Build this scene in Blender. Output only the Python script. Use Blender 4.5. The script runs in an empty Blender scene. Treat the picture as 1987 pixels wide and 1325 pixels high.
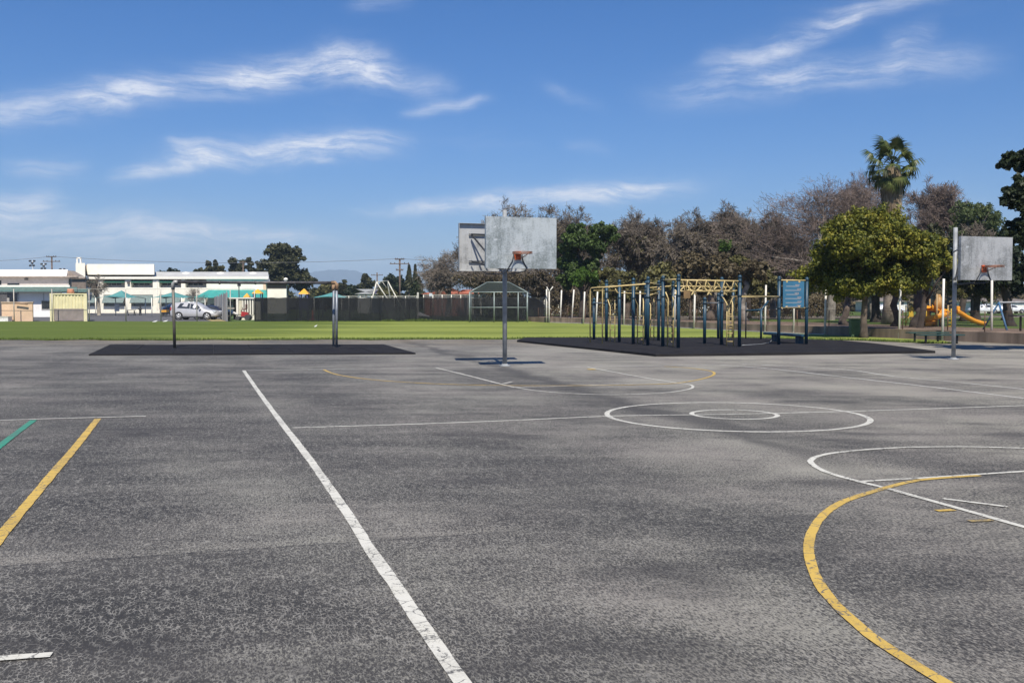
import bpy, math, random
import numpy as np
from mathutils import Vector, Matrix
SC = bpy.context.scene
COL = SC.collection
rad = math.radians

# ---------------------------------------------------------------- camera, sky, sun, exposure
F, CX, CY, HZ, EYE = 1900.0, 993.5, 662.5, 591.0, 1.52
PITCH = math.atan((CY - HZ) / F)
cam_d = bpy.data.cameras.new('camera'); cam = bpy.data.objects.new('camera', cam_d); COL.objects.link(cam)
cam_d.sensor_width = 36.0; cam_d.lens = F / 1987.0 * 36.0
cam_d.clip_start = 0.1; cam_d.clip_end = 30000.0
cam.location = (0, 0, EYE); cam.rotation_euler = (rad(90) - PITCH, 0, 0)
SC.camera = cam
SUN_EL, SUN_AZ = 52.0, 5.5            # degrees; azimuth measured from straight behind the camera towards its right
_e, _a = rad(SUN_EL), rad(SUN_AZ)
SUN = Vector((math.sin(_a) * math.cos(_e), -math.cos(_a) * math.cos(_e), math.sin(_e)))
sun_d = bpy.data.lights.new('sun', 'SUN'); sun_d.energy = 5.0; sun_d.angle = rad(0.5); sun_d.color = (1.0, 0.93, 0.82)
sun = bpy.data.objects.new('sun', sun_d); COL.objects.link(sun)
sun.rotation_euler = (-SUN).to_track_quat('-Z', 'Y').to_euler()
SC.view_settings.view_transform = 'Standard'; SC.view_settings.look = 'None'
SC.view_settings.exposure = 0.36; SC.view_settings.gamma = 1.0; SC.view_settings.use_curve_mapping = False
SC.cycles.max_bounces = 6; SC.cycles.diffuse_bounces = 3; SC.cycles.glossy_bounces = 2
SC.cycles.transmission_bounces = 4; SC.cycles.transparent_max_bounces = 24; SC.cycles.volume_bounces = 0

def pix_dir(px, py):
    u = (px - CX) / F; v = (CY - py) / F
    return Vector((u, math.cos(PITCH) + math.sin(PITCH) * v, -math.sin(PITCH) + math.cos(PITCH) * v))
def G(px, py, z=0.0):                 # ground point seen at a photo position
    d = pix_dir(px, py); t = (z - EYE) / d.z
    return Vector((d.x * t, d.y * t, z))
def At(px, py, Y):                    # point at distance Y
    d = pix_dir(px, py); t = Y / d.y
    return Vector((d.x * t, Y, EYE + d.z * t))
def X(px, Y): return At(px, HZ, Y).x
def Z(py, Y): return At(CX, py, Y).z

class NT:                             # tiny node helper
    def __init__(s, tree):
        s.t = tree; s.n = tree.nodes; s.l = tree.links
    def node(s, typ, **kw):
        n = s.n.new(typ)
        for k, v in kw.items(): setattr(n, k, v)
        return n
    def set(s, sock, v):
        if isinstance(v, bpy.types.NodeSocket): s.l.new(v, sock)
        elif v is not None:
            if isinstance(v, (tuple, list)) and sock.type == 'RGBA' and len(v) == 3: v = (*v, 1.0)
            sock.default_value = v
    def m(s, op, a, b=None, c=None, clamp=False):
        n = s.node('ShaderNodeMath', operation=op, use_clamp=clamp)
        s.set(n.inputs[0], a); s.set(n.inputs[1], b); s.set(n.inputs[2], c)
        return n.outputs[0]
    def v(s, op, a, b=None, scale=None):
        n = s.node('ShaderNodeVectorMath', operation=op)
        s.set(n.inputs[0], a)
        if b is not None: s.set(n.inputs[1], b)
        if scale is not None: s.set(n.inputs['Scale'], scale)
        return n.outputs['Value'] if op in ('DOT_PRODUCT', 'LENGTH') else n.outputs[0]
    def noise(s, vec, scale, detail=4.0, rough=0.55, dist=0.0, color=False):
        n = s.node('ShaderNodeTexNoise'); s.set(n.inputs['Vector'], vec)
        n.inputs['Scale'].default_value = scale; n.inputs['Detail'].default_value = detail
        n.inputs['Roughness'].default_value = rough; n.inputs['Distortion'].default_value = dist
        return n.outputs[1] if color else n.outputs[0]
    def vor(s, vec, scale, feature='DISTANCE_TO_EDGE', rnd=1.0):
        n = s.node('ShaderNodeTexVoronoi', feature=feature); s.set(n.inputs['Vector'], vec)
        n.inputs['Scale'].default_value = scale; n.inputs['Randomness'].default_value = rnd
        return n.outputs[0]
    def step(s, x, lo, hi, a=0.0, b=1.0):
        n = s.node('ShaderNodeMapRange', interpolation_type='SMOOTHSTEP', clamp=True)
        s.set(n.inputs[0], x)
        for i, q in enumerate((lo, hi, a, b)): s.set(n.inputs[i + 1], q)
        return n.outputs[0]
    def mix(s, f, a, b, blend='MIX'):
        n = s.node('ShaderNodeMix', data_type='RGBA', blend_type=blend)
        s.set(n.inputs[0], f); s.set(n.inputs[6], a); s.set(n.inputs[7], b)
        return n.outputs[2]
    def ramp(s, f, stops):
        n = s.node('ShaderNodeValToRGB'); s.set(n.inputs[0], f)
        e = n.color_ramp.elements
        while len(e) < len(stops): e.new(0.5)
        for q, (p, c) in zip(e, stops): q.position = p; q.color = (*c, 1.0)
        return n.outputs[0]
    def map(s, vec, scale=(1, 1, 1), rot=(0, 0, 0), loc=(0, 0, 0)):
        n = s.node('ShaderNodeMapping'); s.set(n.inputs[0], vec)
        n.inputs['Scale'].default_value = scale; n.inputs['Rotation'].default_value = rot; n.inputs['Location'].default_value = loc
        return n.outputs[0]

# world: Nishita sky with cirrus laid out over the whole dome by direction
W = bpy.data.worlds.new('World'); SC.world = W; W.use_nodes = True
w = NT(W.node_tree); w.n.clear()
SKY_K = 0.073
sky = w.node('ShaderNodeTexSky', sky_type='NISHITA'); sky.sun_disc = False
sky.sun_elevation = rad(SUN_EL); sky.sun_rotation = rad(180 - SUN_AZ)
sky.altitude = 0; sky.air_density = 1.0; sky.dust_density = 0.55; sky.ozone_density = 3.0
tc = w.node('ShaderNodeTexCoord').outputs['Generated']
sep = w.node('ShaderNodeSeparateXYZ'); w.set(sep.inputs[0], tc)
az = w.m('ARCTAN2', sep.outputs[0], sep.outputs[1])
el = w.m('ARCSINE', sep.outputs[2])
cmb = w.node('ShaderNodeCombineXYZ'); w.set(cmb.inputs[0], az); w.set(cmb.inputs[1], el)
ae = cmb.outputs[0]
wob = w.v('SUBTRACT', w.noise(tc, 9.0, 3, 0.5, color=True), (0.5, 0.5, 0.5))
wob2 = w.v('SUBTRACT', w.noise(tc, 34.0, 4, 0.6, color=True), (0.5, 0.5, 0.5))
aew = w.v('ADD', w.v('ADD', ae, w.v('MULTIPLY', wob, (0.07, 0.020, 0))), w.v('MULTIPLY', wob2, (0.022, 0.006, 0)))
def sky_ang(px, py):
    d = pix_dir(px, py).normalized()
    return math.atan2(d.x, d.y), math.asin(d.z)
#            px0, py0, px1, py1, half width px, strength
STREAKS = [(-80, 224, 260, 180, 19, .50), (200, 184, 480, 156, 20, .50), (430, 150, 640, 128, 21, .62), (620, 122, 760, 142, 23, .85), (740, 146, 860, 172, 16, .30),
           (230, 344, 420, 312, 11, .55), (370, 308, 760, 280, 17, .80), (560, 312, 660, 320, 6, .30), (330, 282, 420, 292, 9, .22),
           (740, 406, 1010, 390, 10, .45), (930, 398, 1310, 364, 14, .75), (820, 218, 935, 192, 8, .42),
           (-60, 425, 90, 388, 16, .65), (-100, 440, 420, 450, 24, .42), (250, 455, 620, 462, 14, .38), (-150, 505, 760, 515, 42, .32), (40, 325, 150, 322, 12, .26),
           (1370, 128, 1530, 100, 17, .34), (1500, 105, 1660, 40, 16, .36), (1620, 44, 1860, -40, 13, .42), (1300, 180, 1560, 150, 22, .30), (1520, 150, 1860, 118, 19, .42), (1730, 90, 1800, 60, 15, .25),
           (1060, 165, 1180, 205, 10, .12), (680, 12, 780, 0, 12, .16), (1130, 285, 1200, 290, 10, .12)]
acc = None
for x0, y0, x1, y1, hw, k in STREAKS:
    a0, e0 = sky_ang(x0, y0); a1, e1 = sky_ang(x1, y1)
    L = math.hypot(a1 - a0, e1 - e0) * 0.56; c = ((a0 + a1) / 2, (e0 + e1) / 2)
    ux, uy = (a1 - a0), (e1 - e0); q = math.hypot(ux, uy); ux /= q; uy /= q
    wd = hw / F * 1.25
    A = (ux / L, uy / L, 0); B = (-uy / wd, ux / wd, 0)
    u = w.m('SUBTRACT', w.v('DOT_PRODUCT', aew, A), c[0] * A[0] + c[1] * A[1])
    v = w.m('SUBTRACT', w.v('DOT_PRODUCT', aew, B), c[0] * B[0] + c[1] * B[1])
    u2 = w.m('MULTIPLY', u, u)
    s = w.m('ADD', w.m('MULTIPLY', u2, u2), w.m('MULTIPLY', v, v))
    g = w.m('MULTIPLY', w.m('EXPONENT', w.m('MULTIPLY', s, -1.0)), k * 1.2)
    acc = g if acc is None else w.m('ADD', acc, g)
fib = w.noise(w.map(w.v('ADD', aew, w.v('MULTIPLY', wob, (0.0, 0.03, 0))), scale=(10, 80, 1), rot=(0, 0, rad(-10))), 1.0, 9, 0.70)
puff = w.noise(w.map(aew, scale=(18, 40, 1)), 1.0, 8, 0.66)
tex = w.m('MULTIPLY', w.step(fib, 0.32, 0.66, 0.25, 1.2), w.step(puff, 0.3, 0.66, 0.5, 1.15))
gen = w.step(w.noise(w.map(aew, scale=(2.4, 9, 1), rot=(0, 0, rad(-9))), 1.0, 5, 0.6), 0.52, 0.85, 0.0, 0.16)   # thin veil everywhere
cl = w.m('ADD', w.m('MULTIPLY', acc, tex), w.m('MULTIPLY', gen, tex), clamp=False)
cl = w.m('MINIMUM', cl, 0.85)
cl = w.m('MULTIPLY', cl, w.step(sep.outputs[2], -0.02, 0.03))
hsv = w.node('ShaderNodeHueSaturation'); hsv.inputs['Saturation'].default_value = 1.22; hsv.inputs['Value'].default_value = 1.0
w.set(hsv.inputs['Color'], w.mix(1.0, sky.outputs[0], (0.80, 0.90, 1.17), 'MULTIPLY'))
skyc = w.mix(cl, hsv.outputs[0], (9.6, 9.9, 10.8))
bg = w.node('ShaderNodeBackground'); w.set(bg.inputs[0], skyc); bg.inputs[1].default_value = SKY_K
out = w.node('ShaderNodeOutputWorld'); w.l.new(bg.outputs[0], out.inputs[0])
W.cycles.sampling_method = 'MANUAL'; W.cycles.sample_map_resolution = 512

# ---------------------------------------------------------------- helpers
ORI = {}
def tag(o, label=None, cat=None, group=None, kind=None):
    if label: o['label'] = label
    if cat: o['category'] = cat
    if group: o['group'] = group
    if kind: o['kind'] = kind
    return o
def thing(name, label, cat, loc=(0, 0, 0), group=None, rotz=0.0):
    o = bpy.data.objects.new(name, None); COL.objects.link(o); o.empty_display_size = 0.2
    o.location = loc; o.rotation_euler = (0, 0, rotz); ORI[o.name] = Vector(loc)
    return tag(o, label, cat, group)
def root_loc(o):
    while o.parent: o = o.parent
    return ORI.get(o.name, Vector((0, 0, 0)))
def link(name, me, parent=None, kind=None, label=None):
    o = bpy.data.objects.new(name, me); COL.objects.link(o)
    if parent is not None: o.parent = parent
    if kind: o['kind'] = kind
    if label: o['label'] = label
    return o
def dup(root, loc, rotz=0.0, label=None, group=None):
    r = root.copy(); COL.objects.link(r); r.location = loc; r.rotation_euler = (0, 0, rotz)
    if label: r['label'] = label
    if group: r['group'] = group
    for ch in list(root.children):
        c = ch.copy(); COL.objects.link(c); c.parent = r
        for g in ch.children:
            d = g.copy(); COL.objects.link(d); d.parent = c
    return r

class MB:
    def __init__(s): s.v = []; s.f = []; s.sm = []; s.uv = None
    def add(s, vs, fs, smooth=False):
        b = len(s.v); s.v += [Vector(p) for p in vs]
        for f in fs: s.f.append([b + i for i in f]); s.sm.append(smooth)
        return s
    def box(s, c, d, rz=0.0, bev=0.0, ry=0.0, rx=0.0):
        hx, hy, hz = d[0] / 2, d[1] / 2, d[2] / 2
        R = Matrix.Rotation(rz, 3, 'Z') @ Matrix.Rotation(ry, 3, 'Y') @ Matrix.Rotation(rx, 3, 'X')
        c = Vector(c)
        if bev <= 0:
            P = [(-hx, -hy, -hz), (hx, -hy, -hz), (hx, hy, -hz), (-hx, hy, -hz), (-hx, -hy, hz), (hx, -hy, hz), (hx, hy, hz), (-hx, hy, hz)]
            return s.add([c + R @ Vector(p) for p in P], [(3, 2, 1, 0), (4, 5, 6, 7), (0, 1, 5, 4), (1, 2, 6, 5), (2, 3, 7, 6), (3, 0, 4, 7)])
        b = bev; rings = []
        for z, i in ((-hz, b), (-hz + b, 0), (hz - b, 0), (hz, b)):
            x, y = hx - i, hy - i; k = b
            rings.append([(-x + k, -y, z), (x - k, -y, z), (x, -y + k, z), (x, y - k, z), (x - k, y, z), (-x + k, y, z), (-x, y - k, z), (-x, -y + k, z)])
        vs = [c + R @ Vector(p) for r in rings for p in r]; fs = [tuple(range(7, -1, -1)), tuple(range(24, 32))]
        for j in range(3):
            for i in range(8): fs.append((j * 8 + i, j * 8 + (i + 1) % 8, j * 8 + 8 + (i + 1) % 8, j * 8 + 8 + i))
        return s.add(vs, fs)
    def tube(s, pts, r, n=8, cap=True, smooth=True):
        pts = [Vector(p) for p in pts]; m = len(pts)
        rr = r if isinstance(r, (list, tuple)) else [r] * m
        vs = []; prev = None
        for i, p in enumerate(pts):
            d = (pts[min(i + 1, m - 1)] - pts[max(i - 1, 0)]).normalized()
            if prev is None:
                a = d.cross(Vector((0, 0, 1)))
                if a.length < 1e-3: a = Vector((1, 0, 0))
                a.normalize()
            else:
                a = (prev - d * prev.dot(d))
                a = a.normalized() if a.length > 1e-5 else d.orthogonal().normalized()
            prev = a; b = d.cross(a)
            for k in range(n):
                t = 2 * math.pi * k / n; vs.append(p + (a * math.cos(t) + b * math.sin(t)) * rr[i])
        fs = []
        for i in range(m - 1):
            for k in range(n): fs.append((i * n + k, i * n + (k + 1) % n, (i + 1) * n + (k + 1) % n, (i + 1) * n + k))
        s.add(vs, fs, smooth)
        if cap:
            base = len(s.v) - len(vs)
            s.f.append([base + k for k in range(n - 1, -1, -1)]); s.sm.append(False)
            s.f.append([base + (m - 1) * n + k for k in range(n)]); s.sm.append(False)
        return s
    def poly(s, pts, thick=None):                 # flat polygon, or slab between z and z - thick
        pts = [Vector(p) for p in pts]; n = len(pts)
        if thick is None: return s.add(pts, [tuple(range(n))])
        lo = [p - Vector((0, 0, thick)) for p in pts]
        return s.add(pts + lo, [tuple(range(n)), tuple(range(2 * n - 1, n - 1, -1))] + [(i, n + i, n + (i + 1) % n, (i + 1) % n) for i in range(n)])
    def prism(s, prof, d, o=(0, 0, 0)):           # closed outline extruded along vector d
        o = Vector(o); d = Vector(d); n = len(prof); P = [o + Vector(p) for p in prof]
        return s.add(P + [p + d for p in P], [tuple(range(n - 1, -1, -1)), tuple(range(n, 2 * n))] + [(i, (i + 1) % n, n + (i + 1) % n, n + i) for i in range(n)])
    def lathe(s, prof, c=(0, 0, 0), n=16, smooth=True):
        c = Vector(c); vs = []; m = len(prof)
        for r, z in prof:
            for k in range(n):
                t = 2 * math.pi * k / n; vs.append(c + Vector((r * math.cos(t), r * math.sin(t), z)))
        fs = [(i * n + k, i * n + (k + 1) % n, (i + 1) * n + (k + 1) % n, (i + 1) * n + k) for i in range(m - 1) for k in range(n)]
        s.add(vs, fs, smooth); b = len(s.v) - len(vs)
        s.f.append([b + k for k in range(n - 1, -1, -1)]); s.sm.append(False)
        s.f.append([b + (m - 1) * n + k for k in range(n)]); s.sm.append(False)
        return s
    def mesh(s, name, mat, off=Vector((0, 0, 0)), uvf=None):
        me = bpy.data.meshes.new(name); me.from_pydata([p - off for p in s.v], [], s.f)
        me.polygons.foreach_set('use_smooth', s.sm)
        if uvf:
            uv = me.uv_layers.new(name='UVMap')
            for l in me.loops: uv.data[l.index].uv = uvf(s.v[l.vertex_index])
        if mat is not None: me.materials.append(mat)
        me.update(); return me
    def build(s, name, mat, parent=None, kind=None, label=None, uvf=None):
        off = root_loc(parent) if parent is not None else Vector((0, 0, 0))
        return link(name, s.mesh(name, mat, off, uvf), parent, kind, label)

def np_mesh(name, V, Fc, mat, smooth=False):
    me = bpy.data.meshes.new(name); V = np.asarray(V, np.float32); Fc = np.asarray(Fc, np.int32)
    n, k = Fc.shape
    me.vertices.add(len(V)); me.vertices.foreach_set('co', V.ravel())
    me.loops.add(n * k); me.loops.foreach_set('vertex_index', Fc.ravel())
    me.polygons.add(n); me.polygons.foreach_set('loop_start', np.arange(0, n * k, k, dtype=np.int32))
    if smooth: me.polygons.foreach_set('use_smooth', np.ones(n, bool))
    me.update(calc_edges=True)
    if mat is not None: me.materials.append(mat)
    return me

MATS = {}
def M(name, col, rough=0.7, metal=0.0, var=0.12, scale=3.0, bump=0.0, bscale=40.0, col2=None, spec=0.4, streak=False):
    if name in MATS: return MATS[name]
    m = bpy.data.materials.new(name); m.use_nodes = True; t = NT(m.node_tree); b = t.n['Principled BSDF']
    oc = t.node('ShaderNodeTexCoord').outputs['Object']
    vec = t.map(oc, scale=(1, 1, 0.15)) if streak else oc
    n1 = t.noise(vec, scale, 5, 0.6)
    c2 = col2 or tuple(max(0, c * (1 - 2.2 * var)) for c in col)
    c1 = tuple(min(1, c * (1 + 0.6 * var)) for c in col)
    t.set(b.inputs['Base Color'], t.mix(t.step(n1, 0.3, 0.7), c2, c1))
    b.inputs['Roughness'].default_value = rough; b.inputs['Metallic'].default_value = metal
    b.inputs['Specular IOR Level'].default_value = spec
    if bump:
        bp = t.node('ShaderNodeBump'); bp.inputs['Strength'].default_value = bump; bp.inputs['Distance'].default_value = 0.02
        t.set(bp.inputs['Height'], t.noise(oc, bscale, 4)); t.l.new(bp.outputs[0], b.inputs['Normal'])
    MATS[name] = m; return m
def leaf_mat(name, cols, trans=0.25, scale=0.6, rough=0.55):
    if name in MATS: return MATS[name]
    m = bpy.data.materials.new(name); m.use_nodes = True; t = NT(m.node_tree); b = t.n['Principled BSDF']
    g = t.node('ShaderNodeNewGeometry')
    n1 = t.noise(g.outputs['Position'], scale, 3, 0.5)
    f = t.m('ADD', t.m('MULTIPLY', g.outputs['Random Per Island'], 0.6), t.m('MULTIPLY', t.step(n1, 0.3, 0.7), 0.4))
    k = len(cols); c = t.ramp(f, [(i / (k - 1), q) for i, q in enumerate(cols)])
    t.set(b.inputs['Base Color'], c); b.inputs['Roughness'].default_value = rough; b.inputs['Specular IOR Level'].default_value = 0.25
    tr = t.node('ShaderNodeBsdfTranslucent'); t.set(tr.inputs[0], c)
    ms = t.node('ShaderNodeMixShader'); ms.inputs[0].default_value = trans
    t.l.new(b.outputs[0], ms.inputs[1]); t.l.new(tr.outputs[0], ms.inputs[2])
    t.l.new(ms.outputs[0], t.n['Material Output'].inputs[0])
    MATS[name] = m; return m
def mesh_mat(name, col, pitch, wire, metal=0.3, rough=0.6):     # woven wire: opaque wires, open between
    if name in MATS: return MATS[name]
    m = bpy.data.materials.new(name); m.use_nodes = True; t = NT(m.node_tree); b = t.n['Principled BSDF']
    t.set(b.inputs['Base Color'], col); b.inputs['Metallic'].default_value = metal; b.inputs['Roughness'].default_value = rough
    uv = t.node('ShaderNodeTexCoord').outputs['UV']; s = t.node('ShaderNodeSeparateXYZ'); t.set(s.inputs[0], uv)
    a = t.m('FRACT', t.m('DIVIDE', t.m('ADD', s.outputs[0], s.outputs[1]), pitch))
    c = t.m('FRACT', t.m('DIVIDE', t.m('SUBTRACT', s.outputs[0], s.outputs[1]), pitch))
    o = t.m('MAXIMUM', t.m('LESS_THAN', a, wire), t.m('LESS_THAN', c, wire))
    tr = t.node('ShaderNodeBsdfTransparent'); ms = t.node('ShaderNodeMixShader'); t.set(ms.inputs[0], o)
    t.l.new(tr.outputs[0], ms.inputs[1]); t.l.new(b.outputs[0], ms.inputs[2])
    t.l.new(ms.outputs[0], t.n['Material Output'].inputs[0])
    MATS[name] = m; return m
# ---------------------------------------------------------------- ground materials
def asphalt_material():
    m = bpy.data.materials.new('weathered_asphalt'); m.use_nodes = True; t = NT(m.node_tree); b = t.n['Principled BSDF']
    P = t.node('ShaderNodeNewGeometry').outputs['Position']
    s = t.node('ShaderNodeSeparateXYZ'); t.set(s.inputs[0], P)
    warp = t.v('ADD', P, t.v('SCALE', t.v('SUBTRACT', t.noise(P, 9.0, 3, 0.6, color=True), (0.5, 0.5, 0.5)), scale=0.045))
    pu = t.v('DOT_PRODUCT', P, (0.956, 0.2926, 0)); pv = t.v('DOT_PRODUCT', P, (-0.2926, 0.956, 0))      # rolled along the court: grain runs lengthwise
    cx = t.node('ShaderNodeCombineXYZ'); t.set(cx.inputs[0], pu); t.set(cx.inputs[1], t.m('MULTIPLY', pv, 0.36)); PG = cx.outputs[0]
    warp = t.v('ADD', PG, t.v('SCALE', t.v('SUBTRACT', t.noise(PG, 12.0, 3, 0.6, color=True), (0.5, 0.5, 0.5)), scale=0.045))
    big = t.noise(t.map(PG, scale=(1.0, 1.2, 1)), 0.42, 4, 0.5)
    mid = t.noise(t.map(P, scale=(0.45, 1.15, 1), rot=(0, 0, -0.12)), 1.0, 6, 0.62, 0.3)
    small = t.noise(PG, 8.0, 4, 0.65)
    grit = t.noise(PG, 68.0, 4, 0.74)
    fine = t.noise(PG, 120.0, 2, 0.6)
    # how worn the seal coat is: more towards the right and far end, where grazing sheen is also put into the colour
    wear_sheen = t.m('ADD', t.step(s.outputs[0], -7.0, 6.0, -0.10, 0.15), t.step(s.outputs[1], 9.0, 30.0, 0.0, 0.16))
    wear_sheen = t.m('ADD', wear_sheen, t.m('MULTIPLY', t.m('SUBTRACT', big, 0.5), 0.88))
    wear_sheen = t.m('ADD', wear_sheen, t.m('MULTIPLY', t.m('SUBTRACT', mid, 0.5), 0.55))
    wear_sheen = t.m('ADD', wear_sheen, t.m('MULTIPLY', t.m('SUBTRACT', small, 0.5), 0.26))
    wear_sheen = t.m('ADD', wear_sheen, 0.19)
    jn = t.noise(P, 0.6, 2, 0.5)
    def joint(p, q, width, soft):                    # distance from the line p-q on the ground
        d = (q - p).to_2d().normalized(); n = (-d.y, d.x, 0)
        dist = t.m('SUBTRACT', t.v('DOT_PRODUCT', P, n), n[0] * p.x + n[1] * p.y)
        dist = t.m('ADD', dist, t.m('MULTIPLY', t.m('SUBTRACT', jn, 0.5), soft))
        return dist
    j1 = joint(G(0, 1098), G(1000, 1030), 0.01, 0.08)
    j1n = t.m('ABSOLUTE', j1)
    fadej = t.step(s.outputs[0], -0.6, 0.8, 1.0, 0.0)
    wear_sheen = t.m('ADD', wear_sheen, t.m('MULTIPLY', fadej, t.step(j1, -0.02, 0.02, -0.045, 0.02)))
    wear_sheen = t.m('ADD', wear_sheen, t.m('MULTIPLY', fadej, t.step(t.m('ABSOLUTE', t.m('SUBTRACT', j1, 0.12)), 0.0, 0.2, 0.10, 0.0)))
    # speckle: bare aggregate shows where the coat is thin
    spk = t.m('ADD', t.m('MULTIPLY', grit, 0.62), t.m('MULTIPLY', fine, 0.38))
    lo = t.m('SUBTRACT', 0.62, t.m('MULTIPLY', wear_sheen, 0.36))
    bare = t.step(spk, t.m('SUBTRACT', lo, 0.08), t.m('ADD', lo, 0.08))
    tone = t.noise(P, 0.55, 3, 0.5)
    lightc = t.mix(t.step(s.outputs[0], -6, 8), (0.228, 0.222, 0.192), (0.292, 0.276, 0.230))
    lightc = t.mix(t.step(tone, 0.35, 0.65, 0.0, 0.6), lightc, (0.235, 0.212, 0.190))
    col = t.mix(bare, t.mix(t.step(mid, 0.3, 0.7), (0.036, 0.035, 0.034), (0.062, 0.059, 0.056)), lightc)
    # net of fine pale cracks
    ck = t.vor(t.map(warp, scale=(1.0, 1.4, 1)), 48.0)
    ck2 = t.vor(t.map(warp, scale=(0.5, 1.7, 1), loc=(3, 5, 0)), 8.0)
    brk = t.step(t.noise(PG, 26.0, 4, 0.7), 0.40, 0.60)
    near = t.step(s.outputs[0], -2.0, 5.5, 1.0, 0.25)
    patch = t.step(t.noise(P, 0.8, 3, 0.5), 0.25, 0.55, 0.5, 1.0)
    cr = t.m('MULTIPLY', t.m('MULTIPLY', t.step(ck, 0.0, 0.12, 1.0, 0.0), brk), t.m('MULTIPLY', near, patch))
    cr = t.m('MAXIMUM', cr, t.m('MULTIPLY', t.m('MULTIPLY', t.step(ck2, 0.0, 0.022, 1.0, 0.0), t.step(small, 0.45, 0.58)), t.m('MULTIPLY', near, 0.8)))
    col = t.mix(t.m('MULTIPLY', cr, 0.80), col, (0.31, 0.298, 0.268))
    # old tar stains and the run-off streak from the hoop across the centre circle
    run = joint(G(985, 718), G(1700, 925), 0.5, 1.3)
    along = t.step(s.outputs[1], 7.5, 11.0)
    st = t.m('MULTIPLY', t.m('MULTIPLY', t.step(t.m('ABSOLUTE', run), 0.05, 0.42, 1.0, 0.0), along), t.step(mid, 0.30, 0.55, 0.25, 0.95))
    st2 = t.step(t.noise(t.map(P, scale=(0.55, 1.3, 1), loc=(7, 2, 0)), 0.75, 5, 0.65), 0.53, 0.68, 0.0, 0.85)
    st = t.m('MULTIPLY', t.m('MAXIMUM', st, st2), t.step(small, 0.25, 0.6, 0.45, 1.0))
    col = t.mix(t.m('MULTIPLY', st, 0.72), col, (0.040, 0.038, 0.038))
    col = t.mix(t.m('MULTIPLY', t.m('MULTIPLY', t.step(j1n, 0.004, 0.02, 1.0, 0.0), fadej), t.step(small, 0.38, 0.6, 0.0, 0.8)), col, (0.022, 0.022, 0.024))
    soil = t.m('MULTIPLY', t.step(s.outputs[1], 33.0, 41.5), t.step(t.m('ADD', mid, t.m('MULTIPLY', small, 0.3)), 0.52, 0.74, 0.0, 0.7))
    col = t.mix(soil, col, (0.20, 0.165, 0.115))
    t.set(b.inputs['Base Color'], col)
    b.inputs['Roughness'].default_value = 0.82; b.inputs['Specular IOR Level'].default_value = 0.25
    bp = t.node('ShaderNodeBump'); bp.inputs['Strength'].default_value = 0.55; bp.inputs['Distance'].default_value = 0.008
    h = t.m('ADD', t.m('MULTIPLY', grit, 0.6), t.m('MULTIPLY', cr, -0.35)); t.set(bp.inputs['Height'], t.m('ADD', h, t.m('MULTIPLY', small, 0.5)))
    t.l.new(bp.outputs[0], b.inputs['Normal'])
    return m
def paint_material(name, c, keep=0.5, grime=0.22):      # old paint: cracked through, chipped along one edge
    m = bpy.data.materials.new(name); m.use_nodes = True; t = NT(m.node_tree); b = t.n['Principled BSDF']
    P = t.node('ShaderNodeNewGeometry').outputs['Position']
    warp = t.v('ADD', P, t.v('SCALE', t.v('SUBTRACT', t.noise(P, 14.0, 3, 0.6, color=True), (0.5, 0.5, 0.5)), scale=0.07))
    uv = t.node('ShaderNodeTexCoord').outputs['UV']; s = t.node('ShaderNodeSeparateXYZ'); t.set(s.inputs[0], uv)
    e = t.m('ABSOLUTE', t.m('SUBTRACT', s.outputs[0], 0.5))
    ck = t.vor(warp, 6.0); ck2 = t.vor(warp, 19.0)
    n = t.noise(P, 3.0, 3, 0.6); n2 = t.noise(P, 60.0, 3, 0.7); n3 = t.noise(P, 11.0, 4, 0.65)
    hole = t.m('MULTIPLY', t.step(ck, 0.0, 0.04, 1.0, 0.0), t.step(n3, 0.42, 0.50))
    hole = t.m('MAXIMUM', hole, t.m('MULTIPLY', t.step(ck2, 0.0, 0.05, 1.0, 0.0), t.step(n, 0.45, 0.62, 0.0, 0.85)))
    hole = t.m('MAXIMUM', hole, t.step(t.m('ADD', t.m('MULTIPLY', n2, 0.7), t.m('MULTIPLY', n3, 0.3)), keep + 0.09, keep + 0.17))
    hole = t.m('MAXIMUM', hole, t.m('MULTIPLY', t.step(t.m('ADD', e, t.m('MULTIPLY', t.m('SUBTRACT', n3, 0.5), 0.45)), 0.47, 0.55), 0.9))
    hole = t.m('MAXIMUM', hole, t.m('MULTIPLY', t.step(t.noise(P, 0.9, 4, 0.6), 0.48, 0.72, 0.0, 0.8), t.step(n2, 0.40, 0.62)))
    pc = t.mix(t.step(n, 0.35, 0.7, 0.0, grime), c, (c[0] * 0.72, c[1] * 0.70, c[2] * 0.62))
    t.set(b.inputs['Base Color'], t.mix(hole, pc, (0.11, 0.106, 0.10)))
    b.inputs['Roughness'].default_value = 0.6; b.inputs['Specular IOR Level'].default_value = 0.3
    return m
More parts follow.
